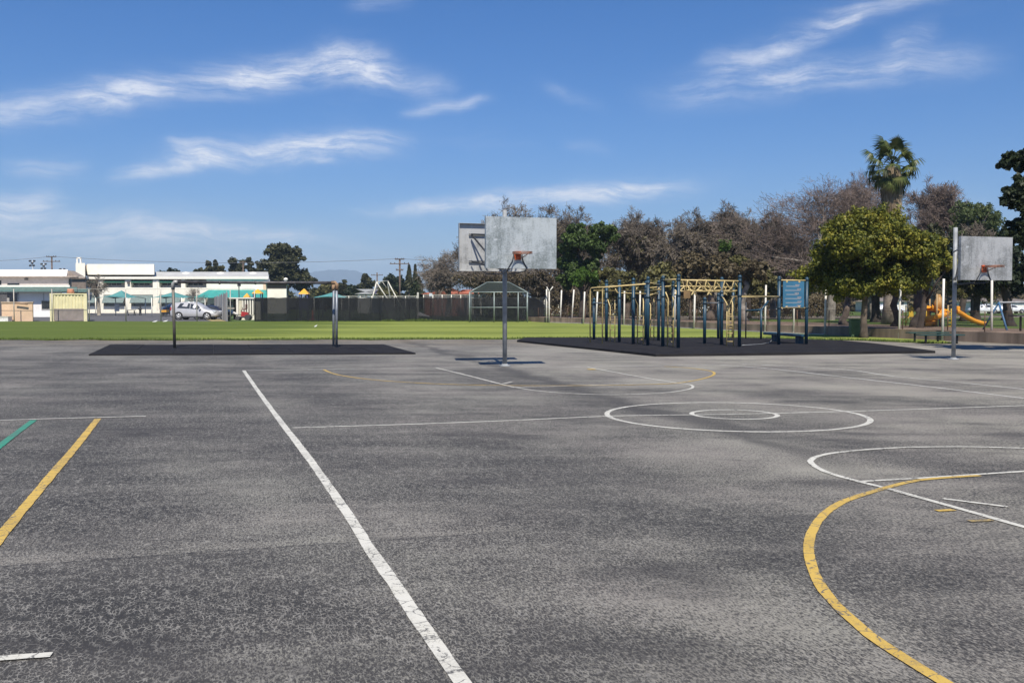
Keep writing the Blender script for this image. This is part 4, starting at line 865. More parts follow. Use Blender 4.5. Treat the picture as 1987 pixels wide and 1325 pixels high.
# second store beside the grey fence
YK = 97.0
T = thing('storage_shed', 'cream storage shed with a dark doorway behind the grey board fence', 'shed', (X(475, YK), YK, 0))
bx(T, 'wall', 463, 505, YK + 0.08, YK + 4, CRW, 578.5, 640, YK); corrug(T, 'corrugated_wall', 470, 494, YK, 579, 611, CRW, 5, 0.08); bx(T, 'door_panel', 463.5, 469.5, YK + 0.0, YK + 0.07, M('beige_door', (0.60, 0.56, 0.43), 0.7), 580.5, 610, YK)
bx(T, 'corner_post', 458.8, 462.8, YK - 0.1, YK + 0.3, FAS, 578.5, 640, YK); bx(T, 'roof_beam', 440, 505.5, YK - 0.12, YK + 4.1, FAS, 577.4, 579.6, YK); bx(T, 'recess', 440.5, 458.6, YK + 2.2, YK + 3.8, DOOR_RECESS, 579.8, 640, YK)  # recess and side wall coloured dark for the shade inside the open doorway
bx(T, 'side_wall', 439.6, 440.6, YK, YK + 4, DOOR_RECESS, 579.6, 640, YK); bx(T, 'hand_rail', 442, 455, YK - 0.05, YK + 0.05, FPOST, 597, 599.5, YK)
GW = [M('weathered_grey_board', (0.33, 0.33, 0.33), 0.9, var=0.2, scale=2, streak=True), M('weathered_brown_board', (0.27, 0.22, 0.19), 0.9, var=0.25, scale=2, streak=True), M('pale_grey_board', (0.44, 0.44, 0.44), 0.9, var=0.15, scale=2, streak=True)]
fa, fb = Vector((X(441.5, 88.2), 88.2, 0)), Vector((X(416, 131), 131, 0))
T = thing('board_fence', 'weathered grey board fence running away from the field beside the parked cars', 'fence', tuple(fa)); rr = random.Random(9); n = 46; d = (fb - fa); L = d.length; ang = math.atan2(d.y, d.x)
for i in range(n):
    p = fa.lerp(fb, (i + 0.5) / n); h = (2.62 + 0.12 * math.sin(i * 0.9)) * (1 - 0.06 * i / n) + rr.uniform(-0.06, 0.06)
    mb = MB(); mb.box((p.x + rr.uniform(-.03, .03), p.y, h / 2), (L / n * 0.94, 0.035, h), ang); mb.build('board', GW[0 if rr.random() < .5 else 1 if rr.random() < .35 else 2], T)
mb = MB()
for z in (0.5, 1.3, 2.1): mb.box(((fa + fb) / 2 + Vector((0.10, 0.03, z))), (L, 0.06, 0.10), ang)
mb.build('rail', GW[1], T)
mb = MB(); q0, q1 = G(420, 622), G(438, 623); mb.poly([(fa.x - 0.15, 88.3, 0.02), (fa.x - 4.6, 101, 0.02), (fa.x - 6.2, 101, 0.02), (fa.x - 3.2, 93, 0.02), (fa.x - 1.6, 88.6, 0.02)]); mb.build('straw_patch', M('dry_straw', (0.42, 0.33, 0.15), 0.95, var=0.25, scale=2), kind='structure')
# shade canopies
CANV = M('teal_shade_cloth', (0.085, 0.27, 0.26), 0.8, var=0.08, scale=1.5)
def canopy(label, pa, p0, p1, py_top, py_eave, Y, dY=4.0, peak=1.0):
    xa, x0, x1 = X(pa, Y), X(p0, Y), X(p1, Y); zt, ze = Z(py_top, Y), Z(py_eave, Y)
    T = thing('shade_canopy', label, 'canopy', (xa, Y, 0), 'teal shade canopies by the school')
    cx = [(x0, Y - dY), (x1, Y - dY), (x1, Y + dY), (x0, Y + dY)]; ap = Vector((xa, Y, zt)); mb = MB(); n = 6
    for k in range(4):
        a = Vector((*cx[k], ze)); b = Vector((*cx[(k + 1) % 4], ze)); vs = []
        for i in range(n + 1):
            u = i / n; l_ = a.lerp(ap, u); r_ = b.lerp(ap, u); s = -0.22 * (zt - ze) * math.sin(math.pi * u) * peak
            for j in range(n + 1): w_ = j / n; p = l_.lerp(r_, w_); p.z += s + 0.16 * (1 - u) * math.sin(math.pi * w_) * 1.2; vs.append(p)
        mb.add(vs, [(i * (n + 1) + j, i * (n + 1) + j + 1, (i + 1) * (n + 1) + j + 1, (i + 1) * (n + 1) + j) for i in range(n) for j in range(n)], True)
    mb.build('fabric', CANV, T)
    for c in cx:
        x = c[0] + (0.25 if c[0] < xa else -0.25); bar2(T, 'post', [(x, c[1], 0), (x, c[1], ze + 0.05)], 0.07, FAS)
canopy('pointed teal shade canopy with a white post beside the whitish tree', 236, 202, 268, 563.5, 579, 138, 3.4)
canopy('wide teal shade canopy behind the silver car', 337, 305, 369, 566.5, 579, 128, 2.6, 0.2)
canopy('teal shade canopy showing over the dark windscreen', 644, 614, 674, 567.5, 579, 118, 2.6, 0.3)
# picnic tables etc. under the canopies
TB = M('dark_table_metal', (0.05, 0.05, 0.055), 0.6)
for i, (p, Y, lb) in enumerate(((254, 136, 'dark picnic table with a curved frame right of the pointed canopy'), (272, 139, 'dark slim drinking fountain in front of the school windows'))):
    x = X(p, Y)
    if i == 0:
        T = thing('picnic_table', lb, 'table', (x, Y, 0)); mb = MB(); mb.box((x, Y, 0.75), (1.1, 0.8, 0.07)); mb.build('table_top', TB, T)
        for s in (-1, 1): bar2(T, 'leg', [(x + s * 0.5, Y - .3, 0), (x + s * 0.45, Y, 0.7), (x + s * 0.5, Y + .3, 0)], 0.05, TB); mb = MB(); mb.box((x, Y + s * 0.75, 0.42), (1.1, 0.28, 0.06)); mb.build('bench_seat', TB, T)
    else:
        T = thing('drinking_fountain', lb, 'fountain', (x, Y, 0)); mb = MB(); mb.lathe([(0.22, 0), (0.18, 0.1), (0.15, 0.75), (0.27, 0.85), (0.28, 0.95)], (x, Y, 0), 12); mb.build('pedestal', TB, T); mb = MB(); mb.box((x, Y + 0.1, 1.15), (0.2, 0.1, 0.5)); mb.build('back', TB, T)
T = thing('yellow_cart', 'low orange yellow cart standing behind the silver car', 'cart', (X(318, 121), 121, 0)); bx(T, 'tray', 312.5, 322.5, 121, 122, M('orange_yellow_paint', (0.62, 0.30, 0.03), 0.5), 601.5, 606, 121)
for p in (314, 321): mb = MB(); mb.tube([(X(p, 121), 120.9, 0.2), (X(p, 121), 121.0, 0.2)], 0.2, 12); mb.build('wheel', TB, T)
bar2(T, 'push_handle', [(X(313, 121), 121.8, 0.5), (X(312, 121), 122, 1.1)], 0.03, TB)
bx(None, 'whiteboard', 222, 231, 137, 137.1, M('white_board', (0.75, 0.76, 0.80), 0.4), 590, 604, 137)
o = bpy.data.objects['whiteboard']; tag(o, 'white standing board under the pointed teal canopy', 'board')
# playground towers with yellow roofs
PY = M('golden_plastic', (0.72, 0.37, 0.03), 0.45, var=0.06); PB = M('navy_plastic', (0.02, 0.03, 0.12), 0.5); 
def tower(label, pc, p0, p1, py0, py1, Y):
    x, r = X(pc, Y), (X(p1, Y) - X(p0, Y)) / 2; zt, zl = Z(py0, Y), Z(py1, Y)
    T = thing('play_tower', label, 'play tower', (x, Y, 0), 'play towers behind the windscreen')
    mb = MB(); mb.lathe([(r * 1.41, 0), (r * 1.3, 0.08), (r * 0.25, zt - zl - 0.05), (r * 0.15, zt - zl)], (0, 0, 0), 4, False); R = Matrix.Rotation(rad(45), 3, 'Z'); mb.v = [R @ v + Vector((x, Y, zl)) for v in mb.v]; mb.build('roof', PY, T)
    for sx in (-1, 1):
        for sy in (-1, 1): bar2(T, 'post', [(x + sx * r * 0.75, Y + sy * r * 0.75, 0), (x + sx * r * 0.75, Y + sy * r * 0.75, zl + 0.05)], 0.06, PB)
    mb = MB(); mb.box((x, Y, 1.15), (r * 1.7, r * 1.7, 0.1)); mb.build('deck', PB, T); mb = MB(); mb.box((x, Y - r * 0.8, 1.55), (r * 1.4, 0.05, 0.65)); mb.build('guard_panel', PB, T)
tower('yellow roofed play tower in front of the teal canopy end', 500.5, 491, 510, 561, 569.8, 103); tower('small yellow roofed play hut above the cream shed', 479.5, 473.5, 485.5, 569, 577, 112); tower('yellow roofed play tower standing right of the cream classroom block', 590.5, 581, 600, 560.5, 570.8, 105)
# small yard things
CONE = M('orange_cone_plastic', (0.70, 0.14, 0.03), 0.5); q = G(606, 612.5)
T = thing('traffic_cone', 'orange traffic cone behind the dark windscreen', 'cone', (q.x, 96, 0)); x = X(606.5, 96); mb = MB(); mb.lathe([(0.17, 0.04), (0.05, 0.95), (0.03, 1.0)], (x, 96, 0), 14); mb.build('body', CONE, T); mb = MB(); mb.box((x, 96, 0.02), (0.5, 0.5, 0.04)); mb.build('foot', CONE, T)
RED = M('red_paint', (0.42, 0.03, 0.035), 0.45); x = X(476, 96); y = 95.4
T = thing('ride_on_mower', 'red ride on machine parked in front of the cream shed', 'mower', (x, y, 0))
mb = MB(); mb.prism([(-0.2, -0.3, 0.35), (-0.15, -0.3, 0.85), (0.45, -0.3, 0.75), (0.5, -0.3, 0.35)], (0, 0.6, 0), (x, y, 0)); mb.build('bonnet', RED, T); mb = MB(); mb.box((x, y, 0.3), (1.3, 0.7, 0.16), 0, 0.04); mb.build('chassis', TB, T)
mb = MB(); mb.box((x + 0.05, y, 1.05), (0.4, 0.5, 0.1), 0, 0.03); mb.box((x + 0.27, y, 1.32), (0.1, 0.5, 0.5), 0, 0.03); mb.build('seat', M('dark_red_vinyl', (0.12, 0.03, 0.03), 0.6), T); bar2(T, 'steering_column', [(x - 0.25, y, 0.8), (x - 0.1, y, 1.25)], 0.03, TB)
for sx, r in ((-0.5, 0.2), (0.45, 0.27)):
    for sy in (-0.42, 0.42): mb = MB(); mb.tube([(x + sx, y + sy - 0.09, r), (x + sx, y + sy + 0.09, r)], r, 14); mb.build('wheel', TB, T)
bar2(T, 'grass_chute', [(x - 0.5, y - 0.2, 0.5), (x - 0.95, y - 0.2, 0.75)], 0.12, M('pale_plastic', (0.6, 0.58, 0.55), 0.5))
q = Vector((X(464, 110), 110, 0)); T = thing('floodlight_post', 'black post with a square floodlight in front of the teal canopy', 'lamp post', tuple(q)); bar2(T, 'post', [q, (q.x, q.y, Z(554, 110))], 0.06, TB); bx(T, 'lamp_head', 461.8, 466.2, 109.8, 110.3, TB, 550.5, 555.5, 110); bx(T, 'base', 462.5, 465.5, 109.8, 110.2, TB, 607, 640, 110)
for p, py_, s, lb in ((612, 634.5, 0.09, 'white scrap of litter lying on the bright grass of the field'), (300, 625, 0.2, 'small white flat scrap at the field edge left of the silver car'), (320, 624.5, 0.2, 'pale leaning scrap at the foot of the fence by the silver car')):
    g = G(p, py_); mb = MB(); mb.poly([(g.x - s, g.y, 0.03), (g.x + s * .8, g.y - .1, 0.05), (g.x + s, g.y + .25, 0.16), (g.x - s * .5, g.y + .3, 0.10)], 0.02); o = mb.build('litter', M('white_paper', (0.75, 0.75, 0.72), 0.7)); tag(o, lb, 'litter', 'litter on the field')
g = Vector((X(819, 90), 90.5, 0)); mb = MB(); mb.poly([(g.x - 0.45, g.y, 0.55), (g.x - 0.1, g.y, 0.50), (g.x + 0.7, g.y + .1, 0.42), (g.x + 0.2, g.y + .4, 0.62), (g.x - 0.4, g.y + .5, 0.85)], 0.05); mb.tube([(g.x, g.y + .2, 0), (g.x, g.y + .2, 0.5)], 0.04, 6)
o = mb.build('overturned_table', M('bright_white_plastic', (0.85, 0.85, 0.85), 0.5)); tag(o, 'tilted white panel seen through the dark windscreen left of the dugout', 'panel')
# bare A-frame behind the screen, posts, sign
YA = 108.0; T = thing('swing_frame', 'tall cream A frame with a top bar behind the dark windscreen', 'swing frame', (X(745, YA), YA, 0))
tA, tB = At(730.5, 547.5, YA), At(752, 545, YA + 4); LC = M('cream_pipe', (0.62, 0.60, 0.52), 0.5)
for p, b_ in ((tA, (X(715, YA), YA - 1, 0)), (tA, (X(772, YA), YA + 2, 0)), (tB, (X(790, YA + 4), YA + 4, 0)), (tB, (X(760, YA + 6), YA + 7, 0))): bar2(T, 'leg', [p, b_], 0.07, LC)
bar2(T, 'top_bar', [tA, tB], 0.06, LC); bar2(T, 'hanger', [tA.lerp(tB, 0.5), tA.lerp(tB, 0.5) + Vector((0.5, 0, -0.7))], 0.03, LC)
fence('pale_rail_fence', 'pale mesh fence showing just above the dark windscreen', [Vector((X(p, 112), 112, 0)) for p in range(655, 822, 22)], Z(574.5, 112), mesh_mat('pale_mesh', (0.5, 0.5, 0.48), 0.1, 0.10), LC, r=0.05)
fence('timber_fence', 'pale timber rail fence in front of the red roofed house', [Vector((X(p, 114), 114, 0)) for p in range(822, 1060, 18)], Z(572, 114), mesh_mat('pale_mesh', (0.5, 0.5, 0.48), 0.1, 0.10), LC, r=0.06)
x = X(811, 104); mb = MB(); mb.box((x, 104, Z(567.5, 104) / 2), (0.2, 0.2, Z(567.5, 104)), 0, 0.02); o = mb.build('fence_post', LC); tag(o, 'thick cream gate post rising above the dark windscreen', 'post')
x = X(836, 100); T = thing('sign', 'small pale square sign on a post in front of the red roofed house', 'sign', (x, 100, 0)); bar2(T, 'post', [(x, 100, 0), (x, 100, Z(570, 100))], 0.04, TB); bx(T, 'sign_face', 833, 839, 99.9, 99.95, PANE, 569, 575, 100)
# houses
def house(name, label, p0, p1, Y, py_e, py_r, wall, roof, dY=9, wins=()):
    x0, x1, ze, zr = X(p0, Y), X(p1, Y), Z(py_e, Y), Z(py_r, Y + dY / 2); T = thing(name, label, 'house', ((x0 + x1) / 2, Y, 0), 'houses beyond the school grounds')
    mb = MB(); mb.box(((x0 + x1) / 2, Y + dY / 2, ze / 2), (x1 - x0, dY, ze)); mb.build('wall', wall, T)
    o_ = 0.5; mb = MB(); a = [(x0 - o_, Y - o_, ze), (x1 + o_, Y - o_, ze), (x1 + o_, Y + dY + o_, ze), (x0 - o_, Y + dY + o_, ze), (x0 + dY * 0.35, Y + dY / 2, zr), (x1 - dY * 0.35, Y + dY / 2, zr)]
    mb.add(a, [(0, 1, 5, 4), (1, 2, 5), (2, 3, 4, 5), (3, 0, 4), (3, 2, 1, 0)]); mb.build('roof', roof, T)
    for w0, w1 in wins: f = bx(T, 'window', w0, w1, Y - 0.08, Y, FRM, py_e + 1.5, py_e + 6, Y); bx(f, 'pane', w0 + .6, w1 - .6, Y - 0.12, Y - 0.08, WIN, py_e + 2.1, py_e + 5.4, Y)
TILE = M('red_clay_roof', (0.42, 0.13, 0.07), 0.85, var=0.12, scale=1.5); REDW = M('salmon_stucco', (0.52, 0.20, 0.13), 0.9); HW = M('white_house_wall', (0.78, 0.77, 0.74), 0.8)
house('white_house', 'white bungalow with a grey gabled roof beyond the windscreen', 694, 718, 175, 570.5, 561, HW, M('grey_shingle', (0.30, 0.31, 0.30), 0.9), 9, ((700, 705), (708, 713)))
house('blue_roofed_house', 'small house with a dark violet roof beside the white bungalow', 712, 730, 185, 571, 562.5, HW, M('violet_shingle', (0.06, 0.05, 0.12), 0.8), 9)
house('red_roofed_house', 'salmon house with a red clay roof left of the basketball pole', 824, 900, 135, 570.5, 559.5, REDW, TILE, 10, ((834, 842), (870, 880)))
house('cream_house', 'cream house half hidden by the bare tree left of the dugout', 878, 935, 150, 570, 562, CRW, TILE, 9, ((888, 896),))
for i, (p0, p1, Y, lb, w_) in enumerate(((1065, 1092, 150, 'pale house wall seen between the white corner poles', CRW), (1158, 1196, 150, 'cream house wall seen behind the left ladders of the climbing frame', CRW), (1440, 1500, 190, 'cream house far behind the yellow pull up bar', CRW), (1560, 1612, 190, 'brownish house far behind the low park fence left of the ficus', M('tan_stucco', (0.42, 0.30, 0.23), 0.9)), (1690, 1760, 200, 'pale house seen in the gap between the dark park trunks', HW), (1900, 2010, 180, 'white house far behind the blue swing frame', HW), (1340, 1400, 190, 'white house far behind the hanging handles of the climbing frame', HW))):
    house('park_side_house', lb, p0, p1, Y, 581 if i < 2 else 585, 573 if i < 2 else 578, w_, M('brown_grey_shingle', (0.20, 0.17, 0.15), 0.9), 9, ((p0 + 6, p0 + 13), (p1 - 13, p1 - 6)))
# poles and wires
WOOD = M('utility_pole_timber', (0.15, 0.105, 0.08), 0.9, var=0.2)
def upole(label, p, Y, py_top, arms, extra=False):
    x = X(p, Y); zt = Z(py_top, Y); T = thing('utility_pole', label, 'utility pole', (x, Y, 0), 'utility poles'); bar2(T, 'pole', [(x, Y, 0), (x, Y, zt)], 0.17, WOOD)
    for py_, hw in arms:
        z = Z(py_, Y); mb = MB(); mb.box((x, Y - 0.2, z), (hw * 2, 0.14, 0.16)); a = mb.build('cross_arm', WOOD, T)
        for s in (-0.9, -0.5, 0.5, 0.9): mb = MB(); mb.lathe([(0.05, 0), (0.09, 0.05), (0.06, 0.2)], (x + s * hw, Y - 0.2, z + 0.08), 8); mb.build('insulator', TB, a)
    if extra: mb = MB(); mb.lathe([(0.45, 0), (0.5, 0.1), (0.5, 1.1), (0.3, 1.25)], (x + 0.75, Y - 0.3, zt - 4.6), 12); mb.build('transformer', M('transformer_grey', (0.42, 0.43, 0.44), 0.5), T); mb = MB(); mb.box((x + 0.9, Y - 0.3, zt - 5.5), (2.4, 0.6, 0.7)); mb.build('bracket', TB, T)
    return Vector((x, Y - 0.2, zt))
w1 = upole('timber utility pole with three cross arms beside the far conifers', 776, 190, 502, ((503.5, 0.9), (512, 1.9), (524.5, 0.7)))
w0 = upole('dark utility pole with a transformer behind the white school roof', 102, 215, 497.5, ((498.5, 1.1), (507.5, 1.9)), True)
w2 = upole('slim far utility pole rising over the trees right of the mountain', 732, 270, 529, ((534, 1.6),)); w3 = upole('slim far utility pole beside the big dark tree', 472.5, 235, 507, ((509, 0.8),))
for a, b, lb in ((w0, w1, 'power line from the left utility pole to the pole with three cross arms'), (w1, Vector((X(1500, 150), 150, Z(500, 150))), 'power line running from the three armed pole into the park trees'), (Vector((X(-200, 205), 205, Z(496, 205))), w0, 'power line reaching the left utility pole from outside the picture')):
    for k in range(1):
        mb = MB(); mb.tube([a.lerp(b, u / 24) + Vector((0, 0, -1.1 * 4 * (u / 24) * (1 - u / 24))) for u in range(25)], 0.035, 4); o = mb.build('power_line', M('wire_grey', (0.16, 0.16, 0.17), 0.6)); tag(o, lb, 'wire', 'power lines')
def flood(label, p, py_, Y):
    x = X(p, Y); zt = Z(py_, Y); T = thing('stadium_light', label, 'light mast', (x, Y, 0), 'stadium lights beyond the school'); bar2(T, 'mast', [(x, Y, 0), (x, Y, zt)], 0.10, M('pale_mast', (0.55, 0.57, 0.60), 0.5))
    for k, (dx, dz) in enumerate(((-0.5, -0.2), (0.5, -0.2), (-0.45, -1.3), (0.35, -1.3), (0, -0.7))): mb = MB(); mb.box((x + dx, Y - 0.3, zt + dz), (0.55, 0.4, 0.36), 0, 0.05, rx=0.5); mb.build('lamp', TB, T)
flood('taller of the stadium lights above the white school roof', 65, 505, 240); flood('lower stadium light beside the taller one', 87, 511, 250); flood('stadium light just showing over the right end of the white roof', 123, 521, 255)

# ---------------------------------------------------------------- vehicles
GLASS = M('car_glass', (0.03, 0.035, 0.04), 0.08, var=0.05, spec=0.8); TYRE = M('tyre_rubber', (0.02, 0.02, 0.022), 0.85); ALLOY = M('alloy_wheel', (0.55, 0.56, 0.57), 0.35, 0.6)
def car(name, label, cat, stations, paint, wheels, loc, rz, wins, group=None, simple=False):
    T = thing(name, label, cat, (0, 0, 0), group); mb = MB(); rings = []
    for x, zb, zm, zt, wb, wt in stations:
        h = [(-wb * 0.90, zb), (-wb * 0.99, zb + 0.10), (-wb, (zb + zm) / 2), (-wb * 0.965, zm), (-wt, zt - 0.05), (-wt * 0.82, zt)]
        rings.append([(x, a, b) for a, b in h] + [(x, -a, b) for a, b in reversed(h)])
    n = 12; vs = [p for r in rings for p in r]; m_ = len(rings)
    fs = [(i * n + k, i * n + (k + 1) % n, (i + 1) * n + (k + 1) % n, (i + 1) * n + k) for i in range(m_ - 1) for k in range(n)] + [tuple(range(n - 1, -1, -1)), tuple((m_ - 1) * n + k for k in range(n))]
    mb.add(vs, fs, True); body = mb.build('body', paint, T)
    st = np.array(stations)
    def side(x, f, s):
        v = [np.interp(x, st[:, 0], st[:, k]) for k in range(6)]; zm, zt, wb, wt = v[2], v[3], v[4] * 0.965, v[5]
        return Vector((x, s * (wb + (wt - wb) * f + 0.008), zm + (zt - 0.05 - zm) * f))
    for x0, x1, x2, x3 in wins:
        for s in (-1, 1): mb = MB(); mb.add([side(x0, 0.10, s), side(x1, 0.10, s), side(x3, 0.90, s), side(x2, 0.90, s)], [(0, 1, 2, 3)]); mb.build('side_window', GLASS, T)
    for x, r in wheels:
        for s in (-1, 1):
            w_ = stations[len(stations) // 2][4]
            mb = MB(); mb.tube([(x, s * (w_ - 0.05), r * 1.05), (x, s * (w_ + 0.006), r * 1.05)], r * 1.16, 20); mb.build('wheel_arch', TYRE, T)
            mb = MB(); mb.tube([(x, s * (w_ - 0.22), r), (x, s * (w_ - 0.02), r), (x, s * (w_ + 0.02), r)], [r, r, r * 0.92], 20); tw = mb.build('wheel', TYRE, T)
            mb = MB(); R_ = r * 0.66
            mb.tube([(x, s * (w_ + 0.012), r), (x, s * (w_ + 0.026), r)], R_ * 0.28, 12)
            for k in range(5 if not simple else 3):
                a_ = 2 * math.pi * k / (5 if not simple else 3) + 0.3; mb.tube([(x, s * (w_ + 0.028), r), (x + R_ * math.cos(a_), s * (w_ + 0.028), r + R_ * math.sin(a_))], [R_ * 0.22, R_ * 0.30], 6)
            mb.tube([(x + R_ * math.cos(2 * math.pi * k / 20), s * (w_ + 0.026), r + R_ * math.sin(2 * math.pi * k / 20)) for k in range(21)], 0.022, 5); mb.build('rim', ALLOY, tw)
    return T, side
SILV = M('silver_car_paint', (0.47, 0.47, 0.485), 0.32, 0.15, var=0.03, spec=0.6)
suvst = [(-2.36, 0.42, 0.85, 1.00, 0.72, 0.62), (-2.30, 0.34, 1.06, 1.46, 0.84, 0.66), (-2.08, 0.30, 1.12, 1.68, 0.89, 0.68), (-1.5, 0.28, 1.10, 1.75, 0.92, 0.66), (-0.6, 0.27, 1.05, 1.77, 0.94, 0.67), (0.2, 0.27, 1.01, 1.70, 0.94, 0.66), (0.75, 0.27, 0.96, 1.42, 0.94, 0.68), (1.15, 0.27, 0.95, 1.12, 0.93, 0.78), (1.30, 0.28, 0.94, 1.05, 0.92, 0.80), (1.85, 0.30, 0.88, 0.96, 0.90, 0.74), (2.22, 0.32, 0.76, 0.84, 0.82, 0.66), (2.38, 0.38, 0.62, 0.70, 0.68, 0.52)]
YV = 97.5; xv = (X(336, YV) + X(425, YV)) / 2
T, sd = car('parked_car', 'silver sport utility car parked side on behind the left end of the field', 'car', suvst, SILV, [(-1.42, 0.37), (1.42, 0.37)], (0, 0, 0), 0, [(-1.62, -0.32, -1.30, -0.32), (-0.27, 0.92, -0.27, 0.42)], 'parked cars by the school')
for nm, m_, (x, z, w_, h_, d_) in (('headlight', PANE, (2.12, 0.80, 0.10, 0.16, 0.30)), ('tail_light', RED, (-2.24, 1.08, 0.10, 0.30, 0.16))):
    for s in (-1, 1): mb = MB(); mb.box((x, s * 0.70, z), (d_, w_ + 0.22, h_), 0, 0.03); mb.build(nm, m_, T)
mb = MB(); mb.add([(0.30, -0.60, 1.61), (0.30, 0.60, 1.61), (1.12, 0.72, 1.15), (1.12, -0.72, 1.15)], [(0, 1, 2, 3)]); mb.build('windscreen', GLASS, T)
for s in (-1, 1): mb = MB(); mb.box((0.72, s * 1.02, 1.08), (0.18, 0.16, 0.16), 0, 0.04); mb.build('mirror', SILV, T); bar2(T, 'roof_rail', [(-1.7, s * 0.58, 1.72), (-0.8, s * 0.58, 1.78), (0.1, s * 0.58, 1.73)], 0.025, ALLOY)
mb = MB(); mb.box((0, 0, 0.30), (4.3, 1.80, 0.12), 0, 0.03); mb.build('sill', TYRE, T)
T.location = (xv, YV, 0.004); T.rotation_euler = (0, 0, rad(-3))
sedst = [(-2.2, 0.40, 0.80, 0.92, 0.72, 0.6), (-2.05, 0.32, 0.90, 1.0, 0.84, 0.64), (-1.5, 0.28, 0.95, 1.12, 0.88, 0.66), (-0.9, 0.27, 0.95, 1.42, 0.90, 0.62), (-0.2, 0.27, 0.94, 1.46, 0.90, 0.62), (0.5, 0.27, 0.92, 1.32, 0.90, 0.63), (1.1, 0.27, 0.90, 1.0, 0.89, 0.76), (1.8, 0.30, 0.82, 0.88, 0.86, 0.7), (2.15, 0.36, 0.66, 0.74, 0.72, 0.56)]
T, sd = car('parked_car', 'dark blue car showing behind the bonnet of the silver car', 'car', sedst, M('dark_blue_car_paint', (0.02, 0.025, 0.06), 0.3, 0.2, spec=0.6), [(-1.35, 0.32), (1.4, 0.32)], (0, 0, 0), 0, [(-1.3, -0.2, -0.8, -0.2), (-0.15, 0.9, -0.15, 0.5)], 'parked cars by the school')
mb = MB(); mb.add([(0.52, -0.56, 1.30), (0.52, 0.56, 1.30), (1.08, 0.70, 1.02), (1.08, -0.70, 1.02)], [(0, 1, 2, 3)]); mb.build('windscreen', GLASS, T)
T.location = (X(405, 102) + 0.2, 102.5, 0.004)
T, sd = car('parked_car', 'blue grey car with red tail lights parked left of the silver car', 'car', [(a, b, c, d * 1.12, e, f) for a, b, c, d, e, f in sedst], M('blue_grey_car_paint', (0.16, 0.20, 0.27), 0.35, 0.3, spec=0.6), [(-1.35, 0.34), (1.4, 0.34)], (0, 0, 0), 0, [(-1.3, -0.2, -0.8, -0.2), (-0.15, 0.9, -0.15, 0.5)], 'parked cars by the school')
for s in (-1, 1): mb = MB(); mb.box((-2.12, s * 0.62, 0.86), (0.12, 0.3, 0.34), 0, 0.03); mb.build('tail_light', RED, T)
T.location = (X(344, 132), 132, 0.004); T.rotation_euler = (0, 0, rad(52))
WCAR = M('white_car_paint', (0.72, 0.73, 0.75), 0.35, 0.1, spec=0.5)
wc, sd = car('parked_car', 'x', 'car', sedst, WCAR, [(-1.35, 0.32), (1.4, 0.32)], (0, 0, 0), 0, [(-1.3, -0.2, -0.8, -0.2), (-0.15, 0.9, -0.15, 0.5)], 'cars parked along the far side of the park', True)
for i, (p, Y, lb) in enumerate(((1510, 158, 'white car parked across the park behind the right sign post'), (1725, 150, 'white car parked across the park between two dark trunks'), (1908, 150, 'white car parked across the park right of the orange slide'), (1480, 160, 'white car parked across the park behind the purple step post'), (1590, 165, 'white car parked across the park left of the ficus'), (1960, 155, 'white car parked across the park behind the blue swing frame'), (1420, 165, 'white car parked across the park behind the climbing frame ladder'))):
    L_ = (X(p, Y), Y, 0.12)
    if i == 0: wc.location = L_; wc['label'] = lb
    else: dup(wc, L_, rad(0 if i % 2 else 180), lb)
# ---------------------------------------------------------------- trees
BARK = M('brown_bark', (0.13, 0.10, 0.08), 0.95, var=0.25, scale=2.5, bump=0.5, bscale=10); BARKG = M('grey_bark', (0.26, 0.23, 0.20), 0.95, var=0.25, scale=2, bump=0.5, bscale=10); BARKW = M('pale_bark', (0.42, 0.38, 0.32), 0.9, var=0.2, scale=2)
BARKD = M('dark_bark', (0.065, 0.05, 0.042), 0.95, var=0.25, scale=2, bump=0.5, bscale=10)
LF = {
 'ficus': leaf_mat('ficus_leaves', [(0.028, 0.042, 0.010), (0.080, 0.098, 0.016), (0.185, 0.185, 0.026), (0.33, 0.285, 0.042)], 0.22, 0.8),
 'oak': leaf_mat('oak_leaves', [(0.024, 0.044, 0.012), (0.052, 0.085, 0.020), (0.090, 0.135, 0.028)], 0.2, 0.35),
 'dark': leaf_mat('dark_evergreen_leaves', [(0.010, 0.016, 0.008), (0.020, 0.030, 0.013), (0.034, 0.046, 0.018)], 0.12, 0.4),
 'euc': leaf_mat('grey_green_leaves', [(0.028, 0.032, 0.014), (0.052, 0.055, 0.024), (0.085, 0.084, 0.036)], 0.15, 0.25),
 'olive': leaf_mat('olive_leaves', [(0.060, 0.058, 0.026), (0.105, 0.098, 0.036), (0.155, 0.145, 0.046)], 0.2, 0.35),
 'brown': leaf_mat('brown_dry_leaves', [(0.065, 0.052, 0.028), (0.100, 0.078, 0.042), (0.135, 0.110, 0.056)], 0.15, 0.35),
 'light': leaf_mat('fresh_green_leaves', [(0.050, 0.070, 0.026), (0.085, 0.115, 0.042), (0.130, 0.155, 0.060)], 0.3, 0.4),
 'bright': leaf_mat('bright_new_leaves', [(0.055, 0.100, 0.016), (0.085, 0.155, 0.022)], 0.3, 0.5)}
TW = {'brown': leaf_mat('brown_twigs', [(0.078, 0.064, 0.050), (0.132, 0.110, 0.088), (0.21, 0.180, 0.146)], 0.0, 0.3, 0.9), 'grey': leaf_mat('grey_twigs', [(0.125, 0.105, 0.085), (0.22, 0.185, 0.15)], 0.0, 0.3, 0.9), 'red': leaf_mat('reddish_twigs', [(0.115, 0.088, 0.074), (0.20, 0.155, 0.135)], 0.0, 0.3, 0.9)}
def unit(a): return a / np.maximum(np.linalg.norm(a, axis=1, keepdims=True), 1e-6)
